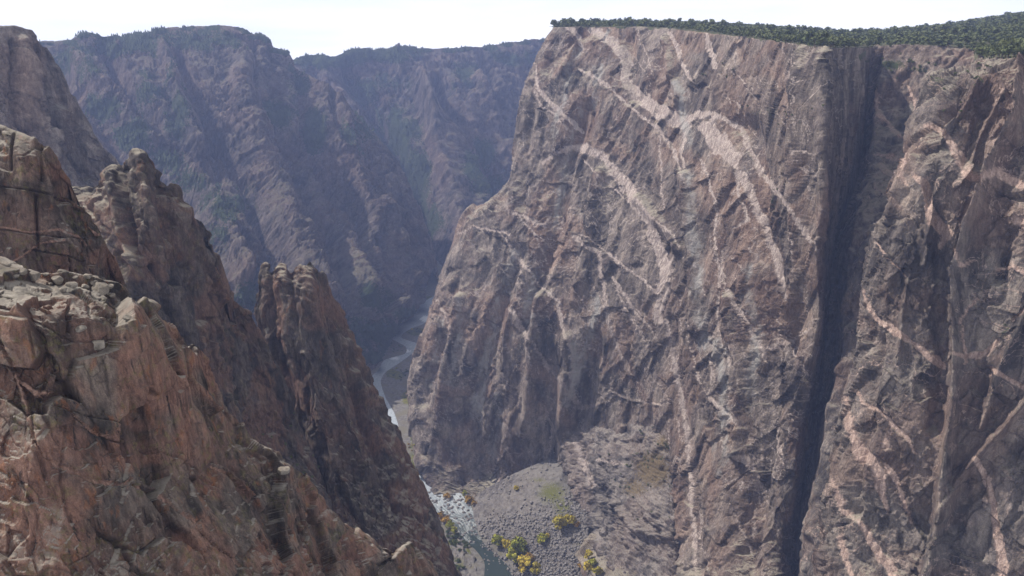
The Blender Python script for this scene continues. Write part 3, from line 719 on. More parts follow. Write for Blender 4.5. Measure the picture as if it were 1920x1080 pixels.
def veg_far(U, V, P, N):
    b = blob(U, V, [(235,85,60,22,.80),(290,150,40,60,.55),(330,210,30,60,.55),(190,200,40,30,.50),(250,255,40,30,.55),(310,300,40,30,.55),(360,340,40,30,.55),(420,380,50,40,.55),(400,440,30,30,.5),
                    (590,240,26,60,.62),(520,215,40,24,.55),(140,120,60,40,.45),(380,75,120,22,.50),(560,150,24,40,.5),(690,220,40,60,.5),(660,240,30,30,.5),(720,620,40,24,.75),(740,650,30,16,.8),(700,560,30,40,.5),(640,640,60,50,.55),(760,590,24,14,.65),(480,560,60,40,.5),(560,640,60,40,.5),(700,670,20,12,.6)])
    b = np.maximum(b, blob(U, V, [(p[0], p[1] + 4, 14, 5, .85) for p in far_rows[0][1:20]]))
    q = P.copy(); q[..., 0] += .6 * P[..., 2]; q[..., 2] *= .3
    return np.clip(b * (0.75 + 1.0 * fbm(q / 45, 4, 9)) + 0.27 + 0.22 * fbm(q / 40, 4, 8), 0, 1)
build('far_canyon_hills', M_far, far_rows, 'hazy canyon side of long wooded spurs and ravines beyond the pinnacle',
      28, (13, 6.5, 4.6, 2.6), blur=0, box=.5, crest=.25, crest_n=16, step=1.9, aligned=False, npts=120, feats=far_feat(), veg=veg_far, lean=(0.15, 0.15), seed=500, stretch=3.5,
      warm=lambda U, V, P: 0.6 * sstep(.0, .5, fbm(P / 120, 3, 12)),
      back=((60, -60), (200, -600)), nit=10, hz=lambda U, V, B: 1 - 0.8 * np.clip(1 - (B[..., 2] - 0) / 60, 0, 1))

# ---- farthest canyon wall
farther_rows = [
 [(480,125,2500),(550,113,2500),(562,104,2500),(580,101,2510),(600,103,2520),(612,104,2520),(622,107,2520),(634,103,2520),(650,97,2530),(670,92,2540),(690,90,2550),(705,95,2560),(715,92,2570),(738,92,2590),(748,94,2600),(757,86,2600),(770,88,2610),(800,90,2630),(840,90,2650),(870,88,2670),(920,86,2700),(950,80,2720),(985,75,2750),(1020,73,2800),(1080,70,2850),(1180,70,2900)],
 [(480,220,2400),(600,200,2400),(680,190,2420),(760,190,2430),(830,190,2450),(900,190,2500),(1000,190,2600),(1180,190,2700)],
 [(480,340,2200),(640,330,2200),(720,320,2200),(780,310,2200),(840,310,2220),(900,320,2300),(1000,320,2400),(1180,320,2500)],
 [(560,470,2000),(700,460,2000),(770,450,1950),(820,440,1950),(870,440,1980),(920,440,2080),(1000,440,2200),(1180,440,2300)],
 [(640,560,1900),(760,560,1780),(800,550,1760),(830,548,1760),(860,546,1790),(900,540,1850),(1000,540,1900),(1180,540,2000)],
]
F2 = [
 (-80,[(650,130,16),(690,200,18),(735,270,20),(770,330,20),(800,400,20),(820,470,18),(825,530,14)]),
 (70,[(740,110,16),(780,170,18),(815,240,20),(850,300,20),(880,370,20),(895,440,20)]),
 (-60,[(820,150,12),(850,210,14),(870,270,16),(910,330,16),(950,370,16)]),
 (50,[(790,150,10),(800,230,12),(820,300,14),(850,380,14),(860,450,14)]),
 (-40,[(900,100,10),(930,180,12),(950,260,12)]),
 (40,[(900,150,12),(940,240,14),(960,300,14)]),
 (40,[(600,120,14),(640,180,14),(680,230,14)]),
 (-30,[(790,330,8),(810,400,9),(840,470,10)]),
]
def veg_f2(U, V, P, N):
    b = blob(U, V, [(740,240,50,90,.62),(700,170,50,40,.55),(780,340,30,60,.62),(800,420,30,50,.6),(900,300,30,40,.6),(930,350,40,30,.6),(620,115,60,14,.75),(720,105,60,14,.7),(860,150,60,40,.45),(960,110,60,20,.5),(820,540,20,14,.7)])
    b = np.maximum(b, blob(U, V, [(p[0], p[1] + 4, 14, 5, .85) for p in farther_rows[0]]))
    q = P.copy(); q[..., 0] += .6 * P[..., 2]; q[..., 2] *= .3
    return np.clip(b * (0.75 + 1.0 * fbm(q / 55, 4, 9)) + 0.28 + 0.22 * fbm(q / 50, 4, 8), 0, 1)
build('farthest_canyon_hills', M_far, farther_rows, 'blue hazed farthest canyon wall closing the view above the river bend',
      34, (15, 8, 5.5, 3), blur=0, box=.5, crest=.25, crest_n=16, step=2.2, aligned=False, npts=100, feats=F2, veg=veg_f2, lean=(0.15, 0.15), seed=600, stretch=2.6,
      warm=lambda U, V, P: 0.5 * sstep(.0, .5, fbm(P / 140, 3, 22)), back=((60, -60), (200, -600)), nit=10,
      hz=lambda U, V, B: 1 - 0.8 * np.clip(1 - (B[..., 2] - 0) / 60, 0, 1))

# ---- grey slope at the upper left
E_rows = [
 [(-260,40,540),(-120,48,560),(0,51,590),(30,50,600),(62,58,610),(68,72,612),(86,92,618),(98,112,622),(108,140,622),(128,180,620),(150,215,618),(172,250,615),(190,275,610),(212,292,606),(240,330,600),(270,380,594),(300,440,588),(330,500,580)],
 [(-260,200,480),(-100,190,500),(0,190,520),(50,190,540),(90,210,560),(130,260,570),(170,320,570),(210,380,565),(260,450,560),(300,520,560)],
 [(-260,400,420),(-100,390,440),(0,390,455),(80,400,470),(140,430,490),(200,490,510),(250,560,520)],
 [(-260,700,330),(-100,700,345),(0,700,360),(80,700,380),(160,700,400),(220,720,430)],
]
build('grey_slope_cliff', M_mid, deep(E_rows, (0, 40, 70, 110)), 'sloping grey cliff shoulder rising behind the lichen covered ridge',
      12, (4.5, 2.2, 1.1, 0.4), box=.5, blur=0, crest=.4, step=1.7, aligned=False, npts=80, seed=700, lean=(0.75, 0.1), stretch=3.0,
      feats=[(-10,[(70,90,6),(80,180,8),(110,260,9),(160,330,9)]),(9,[(40,80,12),(60,180,14),(100,300,14)]),(-8,[(20,80,6),(30,200,8),(70,300,8)]),(8,[(100,130,8),(140,220,9),(180,290,9)]),(10,[(110,215,14),(140,260,16)]),(-8,[(-40,100,8),(-20,220,8),(30,340,8)])],
      warm=lambda U, V, P: blob(U, V, [(45,150,30,100,.5),(10,120,30,50,.3)]), back=((14, -22), (80, -300), (60, -250)))

# ---- dark fin descending behind the near ridge
C_rows = [
 [(60,360,330),(120,352,332),(176,342,330),(188,326,328),(192,320,328),(206,322,326),(212,311,324),(226,313,324),(232,300,322),(246,301,320),(250,284,320),(270,282,322),(280,290,323),(286,302,324),(300,326,326),(306,342,326),(326,344,328),(336,352,330),(346,384,333),(360,402,336),(382,412,338),(392,440,340),(398,478,344),(412,520,350),(424,545,354),(444,566,358),(456,580,360),(474,592,366),(500,650,376),(530,720,384),(560,800,388),(600,900,390)],
 [(60,420,310),(150,420,308),(220,410,302),(270,400,300),(310,430,306),(345,480,316),(370,520,326),(400,570,338),(430,610,348),(470,670,360),(510,760,370),(560,870,374),(620,960,372)],
 [(60,560,280),(160,560,278),(240,540,276),(300,560,282),(350,600,296),(400,660,312),(440,730,326),(490,820,340),(550,920,350),(620,1000,352)],
 [(60,760,240),(180,760,240),(280,740,244),(350,760,256),(410,820,272),(470,900,290),(540,980,310),(640,1060,326)],
 [(60,1080,190),(200,1080,192),(320,1080,200),(420,1100,216),(520,1120,240),(600,1140,262),(680,1160,290)],
]
def warm_c(U, V, P):
    return blob(U, V, [(225,340,14,30,.6),(272,360,18,40,.4),(285,480,14,60,.9),(305,420,26,70,.5),(330,370,16,30,.6),(360,480,16,60,.5),(230,430,24,60,.5)]) * (0.4 + .6 * sstep(-.3, .3, fbm(P / 6, 3, 3)))
build('dark_fin_cliff', M_fin, deep(C_rows, (0, 3, 16, 40, 62)), 'dark brown rock fin with blocky towers stepping down behind the near ridge',
      6.5, (2.2, 1.5, 0.75, 0.22), box=.8, crest=.8, step=1.7, aligned=False, npts=140, seed=800, wobs=.2, terrace=(16, 1.0), lean=(0.38, 0.1), stretch=2.8,
      feats=[(-4,[(232,316,5),(236,380,6),(250,460,7)]),(4,[(262,300,9),(280,380,10),(295,460,9),(300,540,9)]),(-5,[(298,340,5),(320,420,7),(350,500,8),(380,600,9)]),(4,[(340,390,8),(372,470,10),(410,560,10)]),(-4,[(396,450,5),(420,540,6),(450,620,7)]),(4,[(215,330,8),(225,420,9),(262,520,9)]),(-4,[(285,500,5),(320,590,7),(370,680,8)])],
      warm=warm_c, veg=lambda U, V, P, N: blob(U, V, [(560,900,60,70,.40),(520,800,60,60,.36),(480,740,50,50,.30)]),
      back=((7, -12), (40, -200), (40, -200)))

# ---- pinnacle
D_rows = [
 [(540,560,470),(500,540,460),(476,580,440),(480,560,436),(487,545,432),(490,500,430),(497,496,428),(504,498,428),(506,508,427),(512,508,426),(514,500,424),(522,496,424),(534,498,424),(541,506,422),(552,506,420),(556,501,420),(566,500,420),(574,502,420),(578,492,422),(582,490,422),(586,502,424),(596,510,426),(607,514,430),(612,530,434),(622,548,436),(634,566,438),(646,580,440),(651,605,440),(662,632,440),(672,656,438),(686,690,436),(700,725,434),(718,762,430),(744,805,426),(766,850,422),(787,892,418),(807,935,414),(826,985,408),(842,1035,400),(866,1090,392),(900,1180,380)],
 [(540,660,440),(510,640,428),(482,610,424),(486,570,418),(495,540,414),(510,535,410),(525,535,408),(545,540,404),(565,545,400),(585,550,402),(605,560,410),(620,590,414),(634,620,416),(650,660,414),(668,710,412),(686,750,408),(705,800,404),(730,860,398),(760,920,390),(790,980,382),(815,1035,374),(850,1110,364),(880,1180,356)],
 [(540,760,410),(520,740,404),(505,690,402),(505,650,396),(520,630,390),(540,630,384),(560,640,380),(580,660,380),(600,690,382),(620,740,382),(645,800,380),(670,850,376),(700,910,370),(735,970,362),(770,1030,354),(800,1080,346),(840,1160,338)],
 [(590,900,392),(570,860,386),(560,800,378),(565,760,370),(580,750,362),(595,770,358),(612,810,356),(632,860,354),(655,910,350),(685,970,344),(715,1030,336),(745,1090,328),(780,1180,320)],
 [(640,1060,350),(620,1020,346),(610,960,340),(620,930,334),(632,950,330),(650,1000,326),(670,1050,320),(695,1110,312),(720,1180,304)],
 [(660,1180,300),(660,1180,300),(665,1180,298),(680,1200,294),(700,1240,288)],
]
def warm_d(U, V, P):
    return blob(U, V, [(600,570,16,30,1.),(655,690,18,50,.8),(640,600,16,40,.35),(625,800,26,50,.9),(640,860,26,50,.6),(700,850,20,60,.5),(500,590,14,50,.4),(660,760,20,60,.6),(740,920,26,60,.4)]) * (0.35 + .65 * sstep(-.3, .3, fbm(P / 7, 3, 3)))
build('pinnacle_cliff', M_fin, deep(D_rows, (0, 10, 24, 36, 48, 60)), 'free standing rock pinnacle with a splintered summit above the river bend',
      6.5, (1.4, 1.7, 0.9, 0.25), box=.8, crest=.8, step=1.6, aligned=False, npts=160, seed=900, wobs=.2, terrace=(14, .9), lean=(0.05, 0.1), stretch=3.2,
      feats=[(-2.5,[(508,505,4),(512,580,5),(520,660,6),(548,760,8),(585,880,9)]),(-1.6,[(545,508,4),(550,580,5),(560,680,6),(590,780,6)]),(1.5,[(525,505,8),(532,580,8),(540,660,8)]),(5,[(575,510,12),(590,590,14),(610,680,16),(640,770,16),(680,880,16)]),
             (-4,[(640,660,4),(668,760,6),(700,860,7),(740,960,7)]),(-4,[(612,560,4),(625,640,5),(645,720,5)]),(3.5,[(665,700,8),(700,800,9),(740,900,9)]),(-5,[(600,820,7),(640,920,8),(690,1020,8)])],
      warm=warm_d, back=((7, -14), (30, -150), (40, -260)), hz=None)

# ---- near ridge, upper block
Bk_rows = [
 [(-220,200,170),(-120,215,168),(-40,232,165),(0,238,163),(18,244,162),(44,256,161),(60,263,160),(78,268,160),(90,276,160),(94,290,160),(104,296,161),(108,330,162),(112,345,162),(114,366,162),(130,372,162),(150,384,163),(160,386,163),(163,410,164),(168,424,164),(182,432,165),(190,445,166),(186,480,167),(190,505,168),(200,520,169),(214,560,170),(236,600,171)],
 [(-220,300,150),(-100,310,150),(0,320,149),(60,330,149),(100,370,151),(130,420,153),(160,460,155),(178,500,157),(190,560,158),(210,620,160)],
 [(-220,440,140),(-100,445,139),(0,450,138),(60,455,138),(120,470,140),(150,500,143),(172,540,146),(180,600,148),(190,660,150)],
 [(-220,640,122),(-100,640,122),(0,640,122),(80,650,124),(140,680,128),(170,720,132)],
]
NV = [[(0,425,1.5),(60,436,2),(110,430,2.5),(150,445,2),(162,460,2)],[(10,500,2),(80,455,2),(120,450,2)],[(165,425,2),(180,440,2),(190,440,2)]]
build('near_upper_cliff', M_near, deep(Bk_rows, (0, 8, 14, 26)), 'orange and grey jointed granite cliff band with stained cracks above the boulder ledge',
      5.0, (0.7, 1.0, 0.32, 0.09), lvl=(1.3, .4, .13), box=1, crest=.5, crest_n=20, step=1.6, aligned=False, npts=100, seed=1000, fw=2, blur=1, wobs=.14, lean=(0.10, 0.0), stretch=1.3,
      feats=[(-1.6,[(68,370,3.5),(70,420,4),(72,460,3)]),(-.9,[(0,350,1.5),(60,358,1.6),(110,372,1.6),(150,385,1.4)]),(-.8,[(0,430,1.3),(70,440,1.4),(160,450,1.3)]),(-.8,[(60,468,1.4),(130,480,1.4),(180,500,1.2)]),(-1.2,[(130,450,1.8),(134,510,2.2)]),(-1.2,[(30,255,2.5),(25,320,3)]),(1.2,[(50,300,14),(55,340,12)]),(-1,[(78,280,2.5),(75,340,3)])],
      veins=NV, vwarp=2.0, vsc=.15, warm=lambda U, V, P: blob(U, V, [(40,420,60,60,.55),(60,310,50,30,.5),(110,500,60,30,.4)]),
      back=((4, -6), (30, -80), (30, -200)))

# ---- nearest ridge
A_rows = [
 [(-160,470,120),(-60,484,116),(0,490,112),(30,505,112),(60,515,112),(100,521,113),(120,519,113),(150,526,114),(200,532,116),(222,536,117),(232,546,118),(250,560,119),(270,570,120),(290,590,121),(308,604,122),(325,630,124),(334,645,124),(350,654,125),(356,690,126),(360,716,126),(384,740,127),(400,756,128),(412,756,128),(430,782,129),(438,800,130),(450,826,131),(474,838,132),(500,851,134),(514,862,134),(518,880,135),(530,874,136),(544,880,137),(550,898,138),(562,912,139),(576,924,140),(590,940,141),(604,960,143),(620,966,144),(640,980,146),(660,998,148),(680,1012,150),(710,1032,153),(740,1048,156),(752,1026,157),(764,1018,157),(776,1038,158),(800,1072,160),(820,1095,163),(850,1150,166)],
 [(-160,560,101),(-60,560,99),(0,562,98),(60,570,98),(120,575,99),(180,590,102),(230,610,105),(270,650,108),(310,700,112),(350,760,116),(400,810,120),(440,860,124),(490,910,127),(530,950,130),(580,1000,134),(640,1050,138),(700,1090,143),(760,1130,149),(810,1180,155)],
 [(-160,700,95),(-60,700,94),(20,705,93),(100,715,94),(170,735,97),(230,770,101),(290,820,106),(350,880,111),(410,930,115),(470,980,119),(530,1030,123),(600,1080,127),(680,1140,133)],
 [(-160,860,88),(-40,865,87),(60,870,87),(150,890,90),(230,920,94),(310,970,99),(390,1020,104),(470,1080,109),(560,1140,115)],
 [(-160,1090,81),(-20,1090,80),(100,1095,81),(200,1110,84),(300,1130,88),(400,1170,93),(500,1220,99)],
 [(-160,1500,66),(-20,1500,66),(100,1500,67),(200,1500,69),(300,1500,72),(400,1500,76),(500,1500,80)],
]
AV = [
 [(66,828,2),(90,860,4),(110,872,4),(140,885,5),(170,900,5),(200,905,5),(230,910,5),(248,898,3)],
 [(250,910,4),(300,930,4),(340,960,4),(368,978,5),(380,1000,4),(400,1020,4),(430,1040,4),(450,1060,4)],
 [(45,720,5),(70,740,6),(90,738,4)],
 [(120,760,2),(150,790,2.5),(175,810,4),(200,820,4),(222,828,2)],
 [(0,640,3),(30,700,5),(50,760,5),(60,820,4)],
 [(395,875,3),(430,890,3),(470,930,3)],
]
def warm_a(U, V, P):
    return blob(U, V, [(60,700,80,90,.8),(260,690,60,70,.85),(380,840,50,60,.85),(150,640,60,50,.5),(430,800,30,40,.6),(250,1040,120,60,.6),(60,960,100,90,.35),(340,700,30,50,.8),(480,860,30,30,.6),(320,880,40,50,.5),(580,1060,60,30,.7),(780,1060,30,30,.8)]) * (0.35 + .65 * sstep(-.3, .3, fbm(P / 2.2, 3, 3)))
A_feats = [
 (-2.4,[(136,560,3),(130,590,4),(132,620,4)]),(-1.4,[(170,560,2.5),(176,590,2.5)]),(1.2,[(160,600,14),(200,620,14)]),(-1.1,[(0,590,2),(60,600,2.2),(140,640,2.2),(210,640,2)]),
 (-1.2,[(60,620,2.5),(80,700,3),(60,760,3),(60,810,3),(85,900,4)]),(1.6,[(280,720,14),(270,790,14)]),(-1.4,[(230,750,3),(235,850,4),(220,940,5)]),(-1.2,[(120,800,3),(110,900,3),(130,980,4)]),
 (1.6,[(370,780,12),(390,850,14),(420,900,14)]),(-1.4,[(330,760,3),(345,850,4),(350,930,4)]),(1.4,[(170,870,16),(180,920,14)]),(-1.3,[(250,900,3),(260,960,4),(210,1060,5)]),(-1.1,[(440,850,2.5),(450,920,3),(470,1000,4),(490,1060,5)]),
 (1.2,[(500,900,12),(520,970,14)]),(-1.1,[(100,760,2),(160,780,2),(240,800,2)]),(-.9,[(280,840,2),(340,870,2),(420,930,2)]),(-1.2,[(20,880,3),(70,960,4),(60,1040,4)]),(-1,[(540,930,2),(560,1000,3),(600,1060,3)]),
]
build('near_ridge_cliff', M_near, A_rows, 'nearest granite ridge, pale boulder strewn top over rust stained jointed face',
      5.5, (1.4, 1.7, 0.42, 0.08), lvl=(1.35, .4, .13), box=1, crest=.6, crest_n=26, step=1.15, aligned=False, npts=160, seed=1100, fw=2, blur=1, wobs=.14, lean=(0.22, 0.0), stretch=1.7, feats=[(a_ * .35, p_) for a_, p_ in A_feats], veins=AV, vwarp=3.0, vsc=.12, warm=warm_a,
      back=((3.0, -2.4), (12, -30), (30, -200), (30, -260)))

# ---- fin that stands just behind the near ridge
S_rows = [
 [(322,660,150),(330,648,148),(342,646,147),(352,652,146),(360,644,146),(372,648,146),(378,662,147),(384,690,148),(394,706,149),(406,736,150),(420,756,151),(424,780,152),(440,830,154),(460,880,156)],
 [(322,720,146),(345,700,143),(365,700,142),(380,720,143),(395,750,145),(410,780,147),(430,840,150),(450,890,152)],
 [(322,860,138),(345,850,137),(365,850,136),(385,870,137),(410,900,140),(440,940,144)],
]
build('slender_fin_cliff', M_near, S_rows, 'slender rust coloured rock blade standing just behind the near ridge crest',
      3.2, (.7, .45, .2, .06), step=1.7, aligned=False, npts=60, seed=1200, lean=(0.3, 0), stretch=2.6, warm=lambda U, V, P: blob(U, V, [(385,740,30,60,.6)]), back=((3, -5), (20, -60), (20, -160)))

# ---- talus fan
T_rows = [
 [(1030,860,900),(1045,862,895),(1062,868,885),(1080,880,870)],
 [(960,890,890),(1000,888,875),(1050,895,850),(1085,925,830)],
 [(893,930,900),(950,930,868),(1010,935,836),(1060,945,812),(1100,965,790)],
 [(888,975,872),(930,980,844),(985,985,812),(1050,995,782),(1105,1010,764)],
 [(900,1022,836),(935,1030,812),(990,1035,784),(1050,1040,758),(1130,1060,730)],
 [(945,1056,796),(975,1062,778),(1010,1075,756),(1060,1085,734),(1150,1110,704)],
 [(980,1120,752),(1010,1130,736),(1050,1140,720),(1100,1160,700),(1190,1180,670)],
]
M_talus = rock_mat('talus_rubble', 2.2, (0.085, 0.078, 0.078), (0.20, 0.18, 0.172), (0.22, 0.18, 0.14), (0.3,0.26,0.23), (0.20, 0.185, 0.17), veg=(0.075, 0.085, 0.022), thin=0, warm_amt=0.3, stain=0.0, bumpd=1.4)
def clampz(rows, zmin=1.0):
    out = []
    for r in rows:
        q = []
        for (u, v, Y) in r:
            p = at(u, v, Y)
            if p[2] < zmin: Y = at_z(u, v, zmin)[1]
            q.append((u, v, float(Y)))
        out.append(q)
    return out
build('talus_hill', M_talus, clampz(T_rows), 'grey fan of boulder rubble spilling from the wall foot to the river',
      5, (1.2, .9, .8, .5), step=1.5, aligned=False, npts=50, seed=1300, lean=(0, 0), stretch=1.0,
      veg=lambda U, V, P, N: blob(U, V, [(1035,925,50,40,.60),(1055,950,34,36,.60),(1010,900,40,12,.5),(1085,1030,24,34,.50),(935,960,50,26,.34),(900,1010,20,16,.5),(1010,960,60,40,.36)]),
      back=((20, -30), (20, -60)), hz=lambda U, V, B: 0.25 + 0.75 * sstep(925, 985, V + (U - 1000) * 0.25))

# ---- left bank shelf below the pinnacle
LB_rows = [
 [(770,925,905),(800,935,898),(815,955,880),(830,985,862),(855,1005,846),(885,1040,815),(900,1090,780)],
 [(770,970,860),(805,985,850),(825,1010,835),(850,1035,818),(875,1070,790),(890,1110,765)],
 [(770,1060,800),(820,1060,795),(850,1085,775),(880,1130,745)],
]
build('river_bank_hill', M_talus, clampz(LB_rows, 2.0), 'brushy bank of pale rock slabs under the pinnacle beside the rapids',
      7, (2.0, 1.8, 1.0, .4), step=1.6, aligned=False, npts=50, seed=1400, stretch=1.0,
      veg=lambda U, V, P, N: blob(U, V, [(815,975,14,20,.55),(845,1015,20,20,.75),(855,1060,30,30,.6),(880,1030,10,16,.7)]), back=((10, -10), (20, -30)))

# ---- plateau on top
P_rows = [
 [(1250,44,2600),(1330,46,2600),(1440,52,2600),(1560,64,2500),(1680,62,2400),(1760,56,2300),(1840,46,2200),(1920,34,2100),(2100,20,2000),(2300,0,1900)],
 [(1048,49,1650),(1110,43,1700),(1220,44,1750),(1330,46,1750),(1440,52,1700),(1560,62,1650),(1620,63,1650),(1680,59,1650),(1760,51,1600),(1840,39,1550),(1920,26,1500),(2100,5,1400),(2300,-15,1300)],
 [(1042,50,1300),(1110,46,1350),(1220,47,1350),(1330,50,1300),(1440,57,1250),(1560,68,1150),(1620,69,1150),(1680,66,1150),(1760,62,1100),(1840,54,1050),(1920,44,1000),(2100,30,950),(2300,20,900)],
 [(1038,51,1130),(1110,48,1110),(1220,49.5,1080),(1330,55,980),(1440,66,900),(1560,80,820),(1630,80,860),(1690,79,830),(1765,79,810),(1840,80,760),(1920,78,700),(2100,76,640),(2300,72,600)],
 [(1036,51.5,1114),(1100,49.5,1062),(1200,50.5,1002),(1300,56.5,902),(1400,68.5,802),(1480,80.5,712),(1545,88.5,642),(1600,88.5,702),(1640,87,790),(1700,83.5,762),(1765,85.5,742),(1830,93,722),(1850,107.5,542),(1875,106.5,497),(1920,105.5,472),(2090,117,432),(2260,124,402)],
]
k = NT('plateau_scrub_ground')
v = k.coord((1, 1, 1))
c = k.mix(k.mr(k.noise(v, 0.05, 6, 0.6), .4, .6), (0.06, 0.058, 0.032), (0.12, 0.10, 0.07))
c = k.mix(k.mr(k.noise(v, 0.4, 4, 0.6), .48, .55), c, (0.045, 0.06, 0.022))
k.bsdf(c, 0.95); M_plat = k.m
B_, nb_, nf_ = loft(P_rows, 5, False, [(200, -80), (600, -500)], None, npts=160)
edge = np.linspace(0, 1, 1)
low = B_[-1] + np.array([0, 0.0, -14.0])
plat = np.concatenate([B_, low[None]])
plat[..., 2] += 0.8 * fbm(plat / 25, 3, 77)
PLAT = plat
grid_obj('plateau_land', plat, M_plat, label='scrub covered plateau top behind the cliff rims')
# ================================================================== VALLEY FLOOR AND RIVER
pairs = [(812,556,822,556),(795,566,815,570),(777,574,815,579),(778,592,806,590),(765,602,798,604),(746,611,770,616),(731,627,755,625),(737,636,753,634),(762,650,784,646),(760,663,775,660),(723,675,752,677),(710,694,722,698),(697,708,713,716),(704,728,722,745),(712,747,729,757),(724,776,739,776),(731,800,746,800),(722,842,742,836),(742,886,768,879),(784,916,822,912),(809,947,856,922),(824,969,884,958),(853,982,893,973),(869,1011,893,996),(891,1029,908,1022),(909,1053,930,1042),(911,1080,967,1078),(905,1130,1010,1120),(900,1300,1100,1280),(900,1600,1300,1600)]
WZ = 1.2
PL = at_z([p[0] for p in pairs], [p[1] for p in pairs], WZ)
PR = at_z([p[2] for p in pairs], [p[3] for p in pairs], WZ)
cen = (PL + PR) / 2
def river_d(X, Y):
    best = np.full(X.shape, 1e9)
    W = np.linalg.norm(PR - PL, axis=1) / 2
    for a, b, w0, w1 in zip(cen[:-1], cen[1:], W[:-1], W[1:]):
        dx, dy = b[0] - a[0], b[1] - a[1]
        t = np.clip(((X - a[0]) * dx + (Y - a[1]) * dy) / (dx * dx + dy * dy + 1e-6), 0, 1)
        d = np.hypot(X - a[0] - t * dx, Y - a[1] - t * dy) - (w0 + (w1 - w0) * t)
        best = np.minimum(best, d)
    return best
xs = np.unique(np.r_[np.linspace(-2400, -500, 18), np.arange(-420, 160, 2.0), np.linspace(240, 2400, 18)])
ys = np.unique(np.r_[np.linspace(-300, 600, 12), np.arange(690, 1900, 2.5), np.linspace(2000, 3900, 20)])
X, Y = np.meshgrid(xs, ys)
rd = river_d(X, Y)
G = np.stack([X, Y, np.zeros_like(X)], -1)
nz = fbm(G / 18, 3, 41)
G[..., 2] = 0.5 + np.clip(rd, -6, 60) * 0.06 + np.clip(rd, 0, 1) * (0.35 + 0.8 * nz) + np.clip(rd, 0, 1) * 0.35 * facet(G / 3.0, 43)[0]
G[..., 2] = np.where(rd > 200, 2.5, G[..., 2])
U, V = proj(G)
vg = blob(U, V, [(765,745,14,16,.62),(778,800,12,60,.62),(775,720,10,10,.6),(745,704,16,8,.7),(735,700,12,8,.8),(782,622,22,7,.85),(758,612,12,5,.6),(800,560,20,6,.6),(780,870,20,30,.5),(770,660,14,7,.4)])
k = NT('river_gravel_and_grass')
v = k.coord((1, 1, 1))
c = k.mix(k.mr(k.noise(v, 0.25, 6, 0.7), .38, .62), (0.10, 0.092, 0.088), (0.20, 0.185, 0.17))
c = k.mix(k.mr(k.noise(v, 0.05, 4, 0.6), .45, .6), c, (0.15, 0.135, 0.10))
va = k.attr('veg')
c = k.mix(k.mr(k.math('ADD', k.math('MULTIPLY', va, 1.45), k.math('SUBTRACT', k.noise(v, 0.12, 5, 0.7), 0.9)), 0, .15), c, k.mix(k.mr(k.noise(v, .2, 3, .6), .4, .6), (0.14, 0.125, 0.03), (0.06, 0.075, 0.025)))
k.bsdf(c, 0.95, k.bump(k.noise(v, 0.8, 5, 0.7), 0.8, 1.0)); M_ground = k.m
grid_obj('ground', G, M_ground, dict(veg=vg), label='gravel bars and grassy banks on the canyon floor')

# water
A_ = np.stack([PL, PR], 1)
tt = np.concatenate([np.linspace(q, q + 1, 26)[:-1] for q in range(len(pairs) - 1)] + [[len(pairs) - 1]])
Bw = catmull(A_, tt)
ss = np.linspace(-0.06, 1.06, 26)
Wt = Bw[:, 0:1] * (1 - ss)[None, :, None] + Bw[:, 1:2] * ss[None, :, None]
U, V = proj(Wt)
edge_ = np.minimum(ss, 1 - ss)[None, :] + 0 * U
rap = np.clip(sstep(905, 930, V) * (1 - sstep(1012, 1032, V + (U - 890) * .3)), 0, 1)
r2 = blob(U, V, [(797,598,16,9,.85),(760,658,16,6,.8),(740,672,16,6,.75),(705,716,8,8,.45),(745,800,10,22,.5),(730,770,6,30,.3),(770,650,12,6,.5),(770,630,20,4,.3),(812,566,8,4,.3),(760,850,20,40,.5)])
ft = np.maximum(rap * 0.56, r2)
Wt[..., 2] = WZ + rap * (0.5 * fbm(Wt / 2.5, 3, 61) + 0.3)
Wt[..., 2] += 0.10 * fbm(Wt / 4, 2, 62)
k = NT('river_water')
v = k.coord((1, 1, 1)); vf = k.coord((0.16, 0.16, 0.16))
cx = k.n('ShaderNodeCombineXYZ'); k.l(k.attr('flow_along'), cx.inputs[0]); k.l(k.attr('flow_across'), cx.inputs[1])
nf_ = k.noise(cx.outputs[0], 1.0, 6, 0.66, 1.2)
foam = k.mr(k.math('ADD', k.attr('foam'), k.math('SUBTRACT', nf_, 1.0)), 0.0, 0.42)
col = k.mix(foam, k.mix(k.math('MULTIPLY', k.attr('sky_sheen'), k.mr(k.noise(v, .35, 5, .7), .3, .7, .5, 1)), (0.030, 0.042, 0.038), (0.44, 0.48, 0.52)), (0.68, 0.70, 0.69))  # upstream water colour lightened to stand in for reflected sky
bs = k.bsdf(col, 0.2, k.bump(k.noise(v, 0.9, 4, 0.6), 0.5, 0.5), 0.5)
k.l(k.mr(foam, 0, 1, 0.12, 0.8), bs.inputs['Roughness'])
grid_obj('river_water', Wt, k.m, dict(foam=ft, flow_along=np.r_[0, np.cumsum(np.linalg.norm(np.diff(Wt[:, 13], axis=0), axis=1))][:, None] * 0.045 + 0 * U, flow_across=np.linalg.norm(Wt - Wt[:, :1], axis=-1) * .22, sky_sheen=np.clip(1 - sstep(905, 1010, V), 0, 1) * (1 - blob(U, V, [(790,583,20,7,.9),(760,600,30,8,.7),(738,622,16,9,1),(710,693,10,9,.8)]))), smooth=True, label='river running from dark pools into white rapids')

